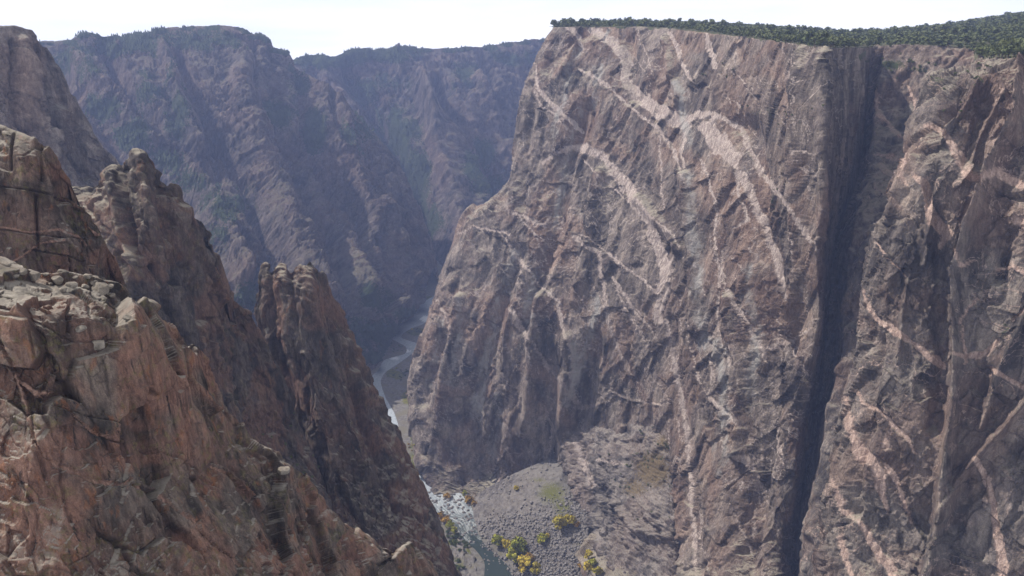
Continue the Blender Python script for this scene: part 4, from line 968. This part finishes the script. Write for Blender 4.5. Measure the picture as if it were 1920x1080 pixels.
# ================================================================== THINGS
rng = np.random.RandomState(11)
dg = bpy.context.evaluated_depsgraph_get()
def hit(u, v):
    d = at(u, v, 100.0) - np.array([0, 0, CAMZ]); d /= np.linalg.norm(d)
    ok, p, n, _, ob, _ = SC.ray_cast(dg, (0, 0, CAMZ), tuple(d))
    return (Vector(p), Vector(n), ob.name) if ok else (None, None, None)
def leafmat(name, a, b, rough=0.8, sc=1.5):
    k = NT(name)
    v = k.coord((1, 1, 1))
    oi = k.n('ShaderNodeObjectInfo')
    c = k.mix(k.mr(k.noise(v, sc, 3, 0.6), .38, .62), a, b)
    c = k.mix(1.0, c, k.mix(oi.outputs['Random'], (0.78, 0.82, 0.8), (1.2, 1.15, 1.15)), 'MULTIPLY')
    bb = k.bsdf(c, rough)
    return k.m
M_jun = leafmat('juniper_leaves', (0.072, 0.092, 0.038), (0.145, 0.158, 0.068), sc=.13)
M_yel = leafmat('yellow_cottonwood_leaves', (0.34, 0.25, 0.03), (0.50, 0.41, 0.06), sc=.3)
M_ygr = leafmat('yellow_green_leaves', (0.20, 0.22, 0.03), (0.38, 0.36, 0.05), sc=.3)
M_org = leafmat('russet_leaves', (0.26, 0.16, 0.035), (0.40, 0.25, 0.05), sc=.3)
M_grn = leafmat('green_willow_leaves', (0.04, 0.06, 0.022), (0.085, 0.105, 0.03), sc=.3)
k = NT('bark'); k.bsdf((0.12, 0.09, 0.065), 0.9); M_bark = k.m
k = NT('loose_granite'); v = k.coord((1, 1, 1))
c = k.mix(k.mr(k.noise(v, 1.2, 6, .65), .35, .65), (0.12, 0.105, 0.09), (0.32, 0.28, 0.235))
c = k.mix(k.mr(k.noise(v, 5, 4, .65), .5, .7), c, (0.13, 0.115, 0.10))
k.bsdf(c, .92, k.bump(k.noise(v, 3, 5, .7), .7, .15)); M_bld = k.m
k = NT('river_boulder_rock'); v = k.coord((1, 1, 1))
c = k.mix(k.mr(k.noise(v, .6, 6, .65), .35, .65), (0.10, 0.092, 0.09), (0.27, 0.245, 0.23))
k.bsdf(c, .9, k.bump(k.noise(v, 2, 5, .7), .7, .3)); M_rbl = k.m

def crown(n, rx, rz, zc, leaf, seed, clumps=9):
    """n leaf-sized quads gathered in clumps through an uneven volume"""
    r = np.random.RandomState(seed)
    cc = r.normal(size=(clumps, 3)); cc /= np.linalg.norm(cc, axis=1, keepdims=True)
    cc *= (r.uniform(.25, .75, clumps))[:, None]
    cr_ = r.uniform(.28, .5, clumps)
    which = r.randint(0, clumps, n)
    d = r.normal(size=(n, 3)); d /= np.linalg.norm(d, axis=1, keepdims=True)
    p = cc[which] + d * (cr_[which] * r.uniform(.55, 1, n) ** .5)[:, None]
    p = p * np.array([rx, rx, rz]) + np.array([0, 0, zc])
    nn = d + r.normal(size=(n, 3)) * .5; nn /= np.linalg.norm(nn, axis=1, keepdims=True)
    t = np.cross(nn, r.normal(size=(n, 3))); t /= np.linalg.norm(t, axis=1, keepdims=True)
    b = np.cross(nn, t); s = leaf * r.uniform(.6, 1.3, n)[:, None]
    V = np.stack([p - t * s - b * s * .7, p + t * s - b * s * .8, p + t * s * .9 + b * s, p - t * s * .8 + b * s * .8], 1).reshape(-1, 3)
    return V, np.arange(4 * n).reshape(-1, 4)
def stems(h, r0, k_, spread, seed, limbs=3):
    r = np.random.RandomState(seed); V = []; Fq = []
    def tube(a, b, ra, rb):
        a = np.array(a, float); b = np.array(b, float); d = b - a; d /= np.linalg.norm(d)
        t = np.cross(d, [0.3, 0.9, 0.1]); t /= np.linalg.norm(t); q = np.cross(d, t); o = len(V)
        for c, rr in ((a, ra), (b, rb)):
            for m in range(6):
                an = m * math.pi / 3; V.append(c + (t * math.cos(an) + q * math.sin(an)) * rr)
        for m in range(6): Fq.append((o + m, o + (m + 1) % 6, o + 6 + (m + 1) % 6, o + 6 + m))
    for i in range(k_):
        an = r.uniform(0, 6.28); sx = spread * r.uniform(.3, 1)
        mid = (math.cos(an) * sx * .3, math.sin(an) * sx * .3, h * .4); top = (math.cos(an) * sx, math.sin(an) * sx, h * .85)
        tube((0, 0, -0.5), mid, r0, r0 * .7); tube(mid, top, r0 * .7, r0 * .25)
        for _ in range(limbs):
            f = r.uniform(.2, .9); a = [mid[c] + (top[c] - mid[c]) * f for c in range(3)]; an2 = r.uniform(0, 6.28)
            tube(a, (a[0] + math.cos(an2) * h * .25, a[1] + math.sin(an2) * h * .25, a[2] + h * .18), r0 * .4, r0 * .12)
    return np.array(V), np.array(Fq)

def make_tree(name, h, w, leafm, nleaf, leaf, seed, clumps=9, trunk_r=.14, nst=2):
    root = bpy.data.objects.new(name, None); COL.objects.link(root); root.empty_display_size = .5
    V, Fq = crown(nleaf, w / 2, h * .40, h * .58, leaf, seed, clumps); mesh_obj('crown', V, Fq, leafm, root)
    V, Fq = stems(h * .8, trunk_r, nst, w * .22, seed + 1); mesh_obj('trunk', V, Fq, M_bark, root)
    return root
def clone(root, loc, rz=0.0, s=1.0, sz=None):
    o = root.copy(); COL.objects.link(o); o.location = loc; o.rotation_euler = (0, 0, rz); o.scale = (s, s, sz or s)
    for ch in root.children:
        c = ch.copy(); COL.objects.link(c); c.parent = o
    return o
def tag(o, label, cat, group=None):
    o['label'] = label; o['category'] = cat
    if group: o['group'] = group

# ---- trees of the plateau: the 300 that show largest stand alone, the rest are one wood
Bp, _, _ = loft(P_rows[1:], 8, False, None, None, npts=160)
def area_pts(Bg, n, r):
    a = np.linalg.norm(np.cross(Bg[1:, :-1] - Bg[:-1, :-1], Bg[:-1, 1:] - Bg[:-1, :-1]), axis=-1).ravel()
    a = a / a.sum(); idx = r.choice(len(a), n, p=a); N1 = Bg.shape[1] - 1
    i, j = idx // N1, idx % N1; s = r.uniform(size=n)[:, None]; t = r.uniform(size=n)[:, None]
    return (Bg[i, j] * (1 - s) + Bg[i + 1, j] * s) * (1 - t) + (Bg[i, j + 1] * (1 - s) + Bg[i + 1, j + 1] * s) * t
pts = area_pts(Bp, 26000, rng)
rimr = Bp[-1][np.random.RandomState(5).randint(0, Bp.shape[1], 330)] + np.random.RandomState(6).normal(size=(330, 3)) * np.array([3, 5, 0.1])
pts = np.concatenate([pts, rimr + np.array([0, 3.0, -0.4])])
U, V = proj(pts)
dens = 0.62 + 0.5 * fbm(pts / 60, 3, 33)
# trees crowd towards the rim as seen in the photograph
keep = (U > 1030) & (U < 2150) & (rng.uniform(size=len(pts)) < dens)
pts = pts[keep]
hs = rng.uniform(3.4, 8.0, len(pts)) * np.where(rng.uniform(size=len(pts)) < .04, 1.5, .9)
U, V = proj(pts)
inside = (U > 1030) & (U < 1925)
order = np.argsort(-(hs / pts[:, 1]) * inside)
protos = [make_tree('juniper_tree', 4, 4.6, M_jun, 150, .34, 20 + q, 8, .13, 3) for q in range(4)]
JL = 'dark green bushy juniper among many along the plateau rim'
used = 0
solo = order[:290]
for q, i in enumerate(solo):
    p = pts[i]; s = hs[i] / 4
    if q < 4:
        o = protos[q]; o.location = p; o.scale = (s, s, s)
    else:
        o = clone(protos[q % 4], p, rng.uniform(0, 6.28), s, s * rng.uniform(.85, 1.15))
    tag(o, JL, 'tree', 'junipers scattered along the plateau rim')
rest = order[290:]
Vs, Fs = [], []
base = [crown(34, 2.3, 1.6, 2.0, .62, 50 + q, 6) for q in range(6)]
off = 0
rr = rng.uniform(0, 6.28, len(pts))
for q in range(6):
    ii = rest[q::6]
    c, s = np.cos(rr[ii]), np.sin(rr[ii]); V0 = base[q][0]; sc_ = (hs[ii] / 4)[:, None]
    W = np.stack([(V0[None, :, 0] * c[:, None] - V0[None, :, 1] * s[:, None]) * sc_, (V0[None, :, 0] * s[:, None] + V0[None, :, 1] * c[:, None]) * sc_, V0[None, :, 2] * sc_], -1) + pts[ii][:, None]
    n = W.shape[0] * W.shape[1]
    Vs.append(W.reshape(-1, 3)); Fs.append(np.arange(off, off + n).reshape(-1, 4)); off += n
o = mesh_obj('juniper_woods', np.concatenate(Vs), np.concatenate(Fs), M_jun)
o['kind'] = 'stuff'; o['label'] = 'dense low juniper wood covering the plateau behind the rim'
print('woods', len(rest), time.time() - T0)

# ---- distant conifers on far slopes (a far-off wood)
M_con = leafmat('distant_conifer_needles', (0.020, 0.034, 0.014), (0.042, 0.058, 0.022), sc=.1)
def far_wood(obname, vegf, n, name, label, seed, hmin, hmax, thr=.45, crest=0):
    ob = bpy.data.objects[obname]; me = ob.data
    co = np.empty(len(me.vertices) * 3, np.float32); me.vertices.foreach_get('co', co); co = co.reshape(-1, 3).astype(float)
    vg = np.empty(len(me.vertices), np.float32); me.attributes['veg'].data.foreach_get('value', vg)
    r = np.random.RandomState(seed)
    U, V = proj(co)
    pr = np.clip((vg - thr) * 2.2, 0, 1) ** 1.5 * (U > -20) * (U < 1060)
    cl = fbm(co / 50, 2, seed) ; pr = pr * sstep(-.25, .25, cl)
    pr = pr * co[:, 1]
    pr /= pr.sum(); ii = r.choice(len(co), n, p=pr)
    P = co[ii] + r.normal(size=(n, 3)) * np.array([2, 2, 0])
    h = r.uniform(hmin, hmax, n); w = h * r.uniform(.25, .5, n)
    # each: ragged cone of 3 stacked tiers of 5 sides
    K = 5; Vt = []; Ft = []
    for t, (z0, z1, rw) in enumerate(((.0, .55, 1.0), (.3, .8, .72), (.55, 1.05, .42))):
        o = len(Vt)
        for m in range(K):
            an = m * 2 * math.pi / K + t; Vt.append((math.cos(an) * rw * (1 + .25 * math.sin(m * 5 + t)), math.sin(an) * rw, z0))
        Vt.append((0, 0, z1))
        for m in range(K): Ft.append((o + m, o + (m + 1) % K, o + K))
    Vt = np.array(Vt); Ft = np.array(Ft)
    W = Vt[None] * np.stack([w, w, h], -1)[:, None, :] + P[:, None, :]
    Fa = Ft[None] + (np.arange(n) * len(Vt))[:, None, None]
    o = mesh_obj(name, W.reshape(-1, 3), Fa.reshape(-1, 3), M_con); o['kind'] = 'stuff'; o['label'] = label
far_wood('far_canyon_hills', None, 10000, 'spur_forest', 'dark conifer wood along the spurs of the hazy canyon side', 5, 3, 8, .42)
far_wood('farthest_canyon_hills', None, 6000, 'distant_forest', 'blue hazed conifer wood on the farthest canyon wall', 6, 3.5, 9, .45)

# ---- yellow and green riverside trees
cot = {'y': [make_tree('cottonwood_tree', 9, 9, M_yel, 900, .42, 70 + q, 12, .2, 4) for q in range(2)],
       'g': [make_tree('cottonwood_tree', 9, 9, M_ygr, 900, .42, 80 + q, 12, .2, 4) for q in range(2)],
       'o': [make_tree('willow_shrub', 4, 6, M_org, 420, .34, 90, 9, .1, 5)],
       'd': [make_tree('willow_shrub', 4, 6, M_grn, 420, .34, 95, 9, .1, 5)]}
first = {}
TR = [ # u, v, width px, kind, label
 (1052,993,26,'y','bright yellow cottonwood at the foot of the pink apron rock, tallest of its clump'),
 (1068,984,20,'y','yellow cottonwood touching the apron rock behind the brightest one'),
 (1080,987,12,'o','small orange shrub tucked beside the yellow cottonwood under the apron rock'),
 (1016,1019,18,'g','lone yellow green tree standing in the middle of the talus fan'),
 (1025,1009,9,'y','small yellow bush just above the lone yellow green talus tree'),
 (933,1024,22,'g','yellow green cottonwood first in the riverside row, nearest the rapids'),
 (949,1030,20,'y','golden cottonwood second in the riverside row below the rapids'),
 (963,1027,16,'y','smaller golden tree between the golden cottonwood and the round green one'),
 (974,1036,26,'g','round green topped cottonwood, largest of the riverside row'),
 (966,1054,26,'g','olive yellow cottonwood leaning over the dark river pool'),
 (990,1052,20,'o','orange tinted shrub inland of the round green topped cottonwood'),
 (984,1072,28,'y','golden cottonwood at the bottom edge of the view beside the pool'),
 (1002,1076,20,'y','pale golden cottonwood farther from the pool at the bottom edge'),
 (1103,1048,16,'y','yellow tree at the apron foot, uppermost of the lower group'),
 (1112,1062,14,'g','bright green yellow tree in the middle of the lower apron group'),
 (1104,1072,18,'y','wide yellow tree near the bottom of the lower apron group'),
 (1118,1080,18,'y','yellow tree lowest of all against the apron rock'),
 (1088,1064,10,'o','small russet bush beside the lower apron group'),
 (968,920,9,'y','tiny lone yellow bush high on the bare talus slope'),
 (872,931,10,'g','green yellow bush at the wall foot where the talus meets the rapids'),
 (880,942,16,'o','russet shrub beside the rapids below the wall foot'),
 (889,946,10,'o','paler russet shrub on the talus side of the rapids'),
 (838,934,12,'o','dull tan shrub growing on an island among the rapids'),
 (826,972,16,'o','orange brown shrub on the near bank of the rapids, uppermost there'),
 (838,980,16,'o','rust orange shrub in the middle of the near bank thicket'),
 (843,990,13,'g','yellow green shrub on the near bank above the dark brush'),
 (853,1001,12,'g','yellowish bush lowest in the near bank thicket'),
]
for (u, v, w, kd, lab) in TR:
    p, n, on = hit(u, v)
    if p is None: continue
    depth = p.y * cp - (p.z - CAMZ) * sp
    size = w / F * depth
    src = cot[kd]; i = first.get(kd, 0); first[kd] = i + 1
    basew = 9 if kd in 'yg' else 6
    s = size / basew * 1.3
    if i < len(src):
        o = src[i]; o.location = p - Vector((0, 0, .3)); o.scale = (s, s, s)
    else: o = clone(src[i % len(src)], p - Vector((0, 0, .3)), rng.uniform(0, 6.28), s)
    tag(o, lab, 'tree' if kd in 'yg' else 'shrub', 'autumn trees and shrubs along the river')
UB = [(u0 + rng.normal() * ru, v0 + rng.normal() * rv, w0 * rng.uniform(.6, 1.4), kd) for (u0, v0, ru, rv, w0, kd, n) in
      ((755, 703, 9, 5, 5, 'd', 16), (745, 655, 10, 4, 5, 'd', 16), (785, 622, 10, 3, 5, 'd', 14), (772, 760, 8, 18, 4, 'y', 12), (778, 800, 8, 22, 4, 'g', 14), (770, 850, 6, 20, 4, 'o', 8),
       (760, 580, 12, 3, 4, 'g', 8), (765, 612, 8, 3, 4, 'y', 6), (735, 690, 6, 5, 4, 'g', 6), (805, 568, 8, 3, 4, 'o', 6)) for _ in range(n)]
for (u, v, w, kd) in UB:
    p, n, on = hit(u, v)
    if p is None or on not in ('ground', 'far_canyon_hills', 'painted_cliff') or p.z > 45: continue
    s = w / F * (p.y * cp - (p.z - CAMZ) * sp) / (9 if kd in 'yg' else 6)
    o = clone(cot[kd][0], p - Vector((0, 0, .3)), rng.uniform(0, 6.28), s); o.name = 'bank_shrub'
    tag(o, {'d': 'dark green bush in the thickets beside the upstream river bends', 'y': 'yellow bush on the gravel bank along the upstream river', 'g': 'yellow green bush on the banks of the upstream river', 'o': 'russet bush on the banks of the upstream river'}[kd], 'shrub', 'bushes on the upstream banks')
# dark green brush, many
GB = [(u0 + rng.normal() * ru, v0 + rng.normal() * rv, w0 * rng.uniform(.7, 1.3)) for (u0, v0, ru, rv, w0, n) in
      ((842, 1012, 12, 9, 9, 14), (858, 1050, 16, 14, 9, 16), (872, 1022, 8, 8, 8, 6)) for _ in range(n)]
for (u, v, w) in GB:
    p, n, on = hit(u, v)
    if p is None or on not in ('river_bank_hill', 'ground'): continue
    s = w / F * (p.y * cp - (p.z - CAMZ) * sp) / 6
    i = first.get('d', 0); first['d'] = i + 1
    if i == 0: o = cot['d'][0]; o.location = p; o.scale = (s, s, s)
    else: o = clone(cot['d'][0], p, rng.uniform(0, 6.28), s)
    tag(o, 'dark green shrub in the thicket on the near bank under the pinnacle', 'shrub', 'dark green shrubs on the near bank')
for kd in cot:
    for i, o in enumerate(cot[kd]):
        if i >= first.get(kd, 0):
            for ch in list(o.children): bpy.data.objects.remove(ch)
            bpy.data.objects.remove(o)

# ---- scrub on the apron ledge and in the ravines of the wall
SH = []
for (u0, v0, ru, rv, n) in ((1225, 860, 38, 42, 42), (1250, 825, 18, 12, 10), (1180, 920, 30, 24, 12)):
    SH += [(u0 + rng.normal() * ru, v0 + rng.normal() * rv, rng.uniform(3.5, 7), 'dark scrub bush dotting the brown gravel ledge of the apron rock', 'dark bushes on the gravel ledge', 'apron_buttress') for _ in range(n)]
for (u0, v0, ru, rv, n) in ((1675, 120, 26, 12, 16), (1720, 128, 22, 8, 10)):
    SH += [(u0 + rng.normal() * ru, v0 + rng.normal() * rv, rng.uniform(5, 9), 'small dark juniper clinging to the bouldery ledge below the chasm rim', 'junipers on the chasm ledge', 'chasm_cliff') for _ in range(n)]
for (u0, v0, ru, rv, n) in ((1440, 205, 40, 10, 8), (1480, 225, 30, 10, 6), (1360, 130, 30, 12, 6), (1455, 370, 8, 30, 6)):
    SH += [(u0 + rng.normal() * ru, v0 + rng.normal() * rv, rng.uniform(4, 7), 'small dark shrub rooted in a crack of the great veined wall', 'shrubs on the veined wall', 'painted_cliff') for _ in range(n)]
for (u0, v0, ru, rv, n) in ((1755, 150, 26, 10, 7), (1830, 140, 10, 12, 6), (1795, 200, 14, 14, 6), (1840, 125, 8, 5, 5)):
    SH += [(u0 + rng.normal() * ru, v0 + rng.normal() * rv, rng.uniform(5, 9), 'dark bush growing on the top slabs of the rounded buttress', 'bushes on the rounded buttress', 'buttress_cliff') for _ in range(n)]
for (u0, v0, ru, rv, n) in ((570, 890, 26, 30, 14), (520, 800, 26, 30, 8)):
    SH += [(u0 + rng.normal() * ru, v0 + rng.normal() * rv, rng.uniform(5, 11), 'dark bush in the shaded gully between the fin and the pinnacle', 'bushes in the shaded gully', 'dark_fin_cliff') for _ in range(n)]
for (u, v, w, lab, grp, host) in SH:
    p, n, on = hit(u, v)
    if p is None or on != host: continue
    s = w / F * (p.y * cp - (p.z - CAMZ) * sp) / 4.6
    ob_ = clone(protos[rng.randint(4)], p - Vector((0, 0, .3)), rng.uniform(0, 6.28), s, s * .85); ob_.name = 'scrub_bush'
    tag(ob_, lab, 'bush', grp)
# ---- boulders
def boulder_mesh(seed, flat=.7):
    import bmesh
    bm = bmesh.new(); bmesh.ops.create_icosphere(bm, subdivisions=4, radius=1)
    r = np.random.RandomState(seed)
    pl = r.normal(size=(11, 3)); pl /= np.linalg.norm(pl, axis=1, keepdims=True); dd = r.uniform(.55, .85, 11)
    for v in bm.verts:
        c = np.array(v.co)
        for a, b in zip(pl, dd):
            e = c @ a
            if e > b: c = c - a * (e - b) * .93
        v.co = c * np.array([1, .85, flat])
    me = bpy.data.meshes.new('boulder')
    co = np.array([v.co[:] for v in bm.verts]); d = fbm(co * 3, 4, seed) * .07
    for v, q in zip(bm.verts, d): v.co *= 1 + q
    bm.to_mesh(me); bm.free(); return me
BM = [boulder_mesh(200 + q, (.55, .7, .85, .6, .75)[q]) for q in range(5)]
for m in BM: m.materials.append(M_bld)
BR = [m.copy() for m in BM]
for m in BR: m.materials.clear(); m.materials.append(M_rbl)
def place_boulder(u, v, w, meshes, lab, grp, q, sink=.25, hosts=None, aspect=None):
    p, n, on = hit(u, v)
    if p is None or (hosts and on not in hosts): return None
    s = w / F * (p.y * cp - (p.z - CAMZ) * sp) / 2
    o = bpy.data.objects.new('boulder', meshes[q % len(meshes)]); COL.objects.link(o)
    o.location = p + Vector((0, 0, s * (.5 - sink))); o.scale = (s, s * rng.uniform(.8, 1.2), s * rng.uniform(.75, 1.15))
    o.rotation_euler = (rng.uniform(-.3, .3), rng.uniform(-.3, .3), rng.uniform(0, 6.28))
    tag(o, lab, 'boulder', grp); return o
near = [ # ledge on top of the nearest ridge
 (12,498,26,'pale boulder at the high end of the ridge top ledge'),(42,512,20,'small pale block beside the highest boulder of the ledge'),(64,520,32,'broad pale slab boulder on the ledge under the orange cliff'),
 (86,516,14,'small light rock perched behind the broad pale slab boulder'),(108,528,22,'rounded grey boulder mid way along the ridge top ledge'),(135,536,22,'squat boulder split by a dark gap on the ridge top'),
 (142,522,12,'small white rock close under the orange cliff foot'),(166,520,18,'upright pale rock at the outer end of the upper ledge'),(176,532,16,'grey block touching the upright pale rock'),
 (190,548,38,'big square boulder standing above the deep notch in the ridge'),(206,538,16,'small block behind the big square boulder'),(160,540,18,'flat grey rock wedged between boulders near the notch'),
 (184,650,34,'smooth pale oval boulder on the lower ledge of the near face'),(240,598,20,'weathered bleached rock knob sticking up on the crest'),(152,618,24,'lichen covered boulder beneath the deep notch'),
 (532,884,26,'rounded pale boulder perched on the ridge crest above the dark gully'),
 (95,534,12,'pebble sized pale rock next to the rounded grey boulder'),(120,545,14,'low grey rock on the sloping slabs of the ledge'),(30,520,16,'tilted rock on the pale slabs under the ledge edge'),
 (210,556,14,'small pale rock on the outer rim past the big square boulder'),
]
for q, (u, v, w, lab) in enumerate(near):
    place_boulder(u, v, w, BM, lab, 'loose boulders on the near ridge top', q)
o = place_boulder(503, 622, 20, BM, 'smooth light block wedged in the cleft on the side of the pinnacle', None, 1)
if o: o.scale = (2.0, 1.6, 4.2); o.rotation_euler = (0, .45, .2)
q = 0
for (u0, v0, ru, rv, n, w0, w1) in ((856, 936, 14, 10, 34, 3, 9), (866, 966, 8, 14, 26, 3, 8), (838, 966, 10, 12, 24, 3, 8), (888, 990, 5, 16, 22, 3, 8), (812, 934, 10, 10, 20, 3, 7), (925, 1050, 22, 8, 26, 2.5, 6)):
    for _ in range(n):
        place_boulder(u0 + rng.normal() * ru, v0 + rng.normal() * rv, rng.uniform(w0, w1), BR, 'dark grey river boulder among many in and beside the white rapids', 'boulders in the rapids', q, .35, ('river_water', 'ground', 'river_bank_hill')); q += 1
for (u, v, w, lab) in ((961,978,8,'light grey boulder alone in the middle of the talus fan'),(975,1002,9,'largest grey boulder low on the talus near the golden trees'),(925,957,8,'dark boulder on the upper talus edge near the rapids'),(1002,974,5,'small whitish boulder on the talus uphill of the light grey one')):
    place_boulder(u, v, w, BM, lab, None, 2)
# rubble as a mass
tal = bpy.data.objects['talus_hill'].data
co = np.empty(len(tal.vertices) * 3, np.float32); tal.vertices.foreach_get('co', co); co = co.reshape(-1, 3).astype(float)
U, V = proj(co); Vv = V + (U - 1000) * .25
pr = (co[:, 2] > 1.5) * (0.05 + sstep(930, 985, Vv)) * (U > 870) * (U < 1150) * (V < 1120); pr = pr / pr.sum()
n = 9000; ii = rng.choice(len(co), n, p=pr)
P = co[ii] + rng.normal(size=(n, 3)) * .6
ico = np.array([(0,0,1),(.9,0,.2),(.28,.85,.25),(-.72,.53,.15),(-.72,-.53,.3),(.28,-.85,.2),(.2,.1,-.8)]) 
fc = np.array([(0,1,2),(0,2,3),(0,3,4),(0,4,5),(0,5,1),(6,2,1),(6,3,2),(6,4,3),(6,5,4),(6,1,5)])
s = rng.gamma(2.2, .42, n).clip(.3, 3.2)
an = rng.uniform(0, 6.28, n); jit = rng.uniform(.7, 1.3, (n, 7, 3))
V0 = ico[None] * jit; ca, sa = np.cos(an)[:, None], np.sin(an)[:, None]
W = np.stack([V0[..., 0] * ca - V0[..., 1] * sa, V0[..., 0] * sa + V0[..., 1] * ca, V0[..., 2] * .8], -1) * s[:, None, None] + P[:, None]
o = mesh_obj('rubble', W.reshape(-1, 3), (fc[None] + (np.arange(n) * 7)[:, None, None]).reshape(-1, 3), M_rbl)
o['kind'] = 'stuff'; o['label'] = 'loose angular rubble covering the lower talus fan'

# ================================================================== HAZE
bpy.ops.mesh.primitive_cube_add(size=1)
hz = bpy.context.object; hz.name = 'haze'
hz.dimensions = (5200, 4500, 700); hz.location = (0, 1850, 700 / 2 - 22)
hz['kind'] = 'stuff'; hz['label'] = 'thin blue haze filling the canyon air'
bpy.context.view_layer.update()
hm = bpy.data.materials.new('haze_air'); hm.use_nodes = True; t = hm.node_tree; t.nodes.clear()
ou = t.nodes.new('ShaderNodeOutputMaterial'); pv = t.nodes.new('ShaderNodeVolumePrincipled')
pv.inputs['Color'].default_value = (0.44, 0.56, 1.0, 1); pv.inputs['Density'].default_value = 0.00012
pv.inputs['Anisotropy'].default_value = 0.2
t.links.new(pv.outputs['Volume'], ou.inputs['Volume']); hz.data.materials.append(hm)
print('script done', time.time() - T0)
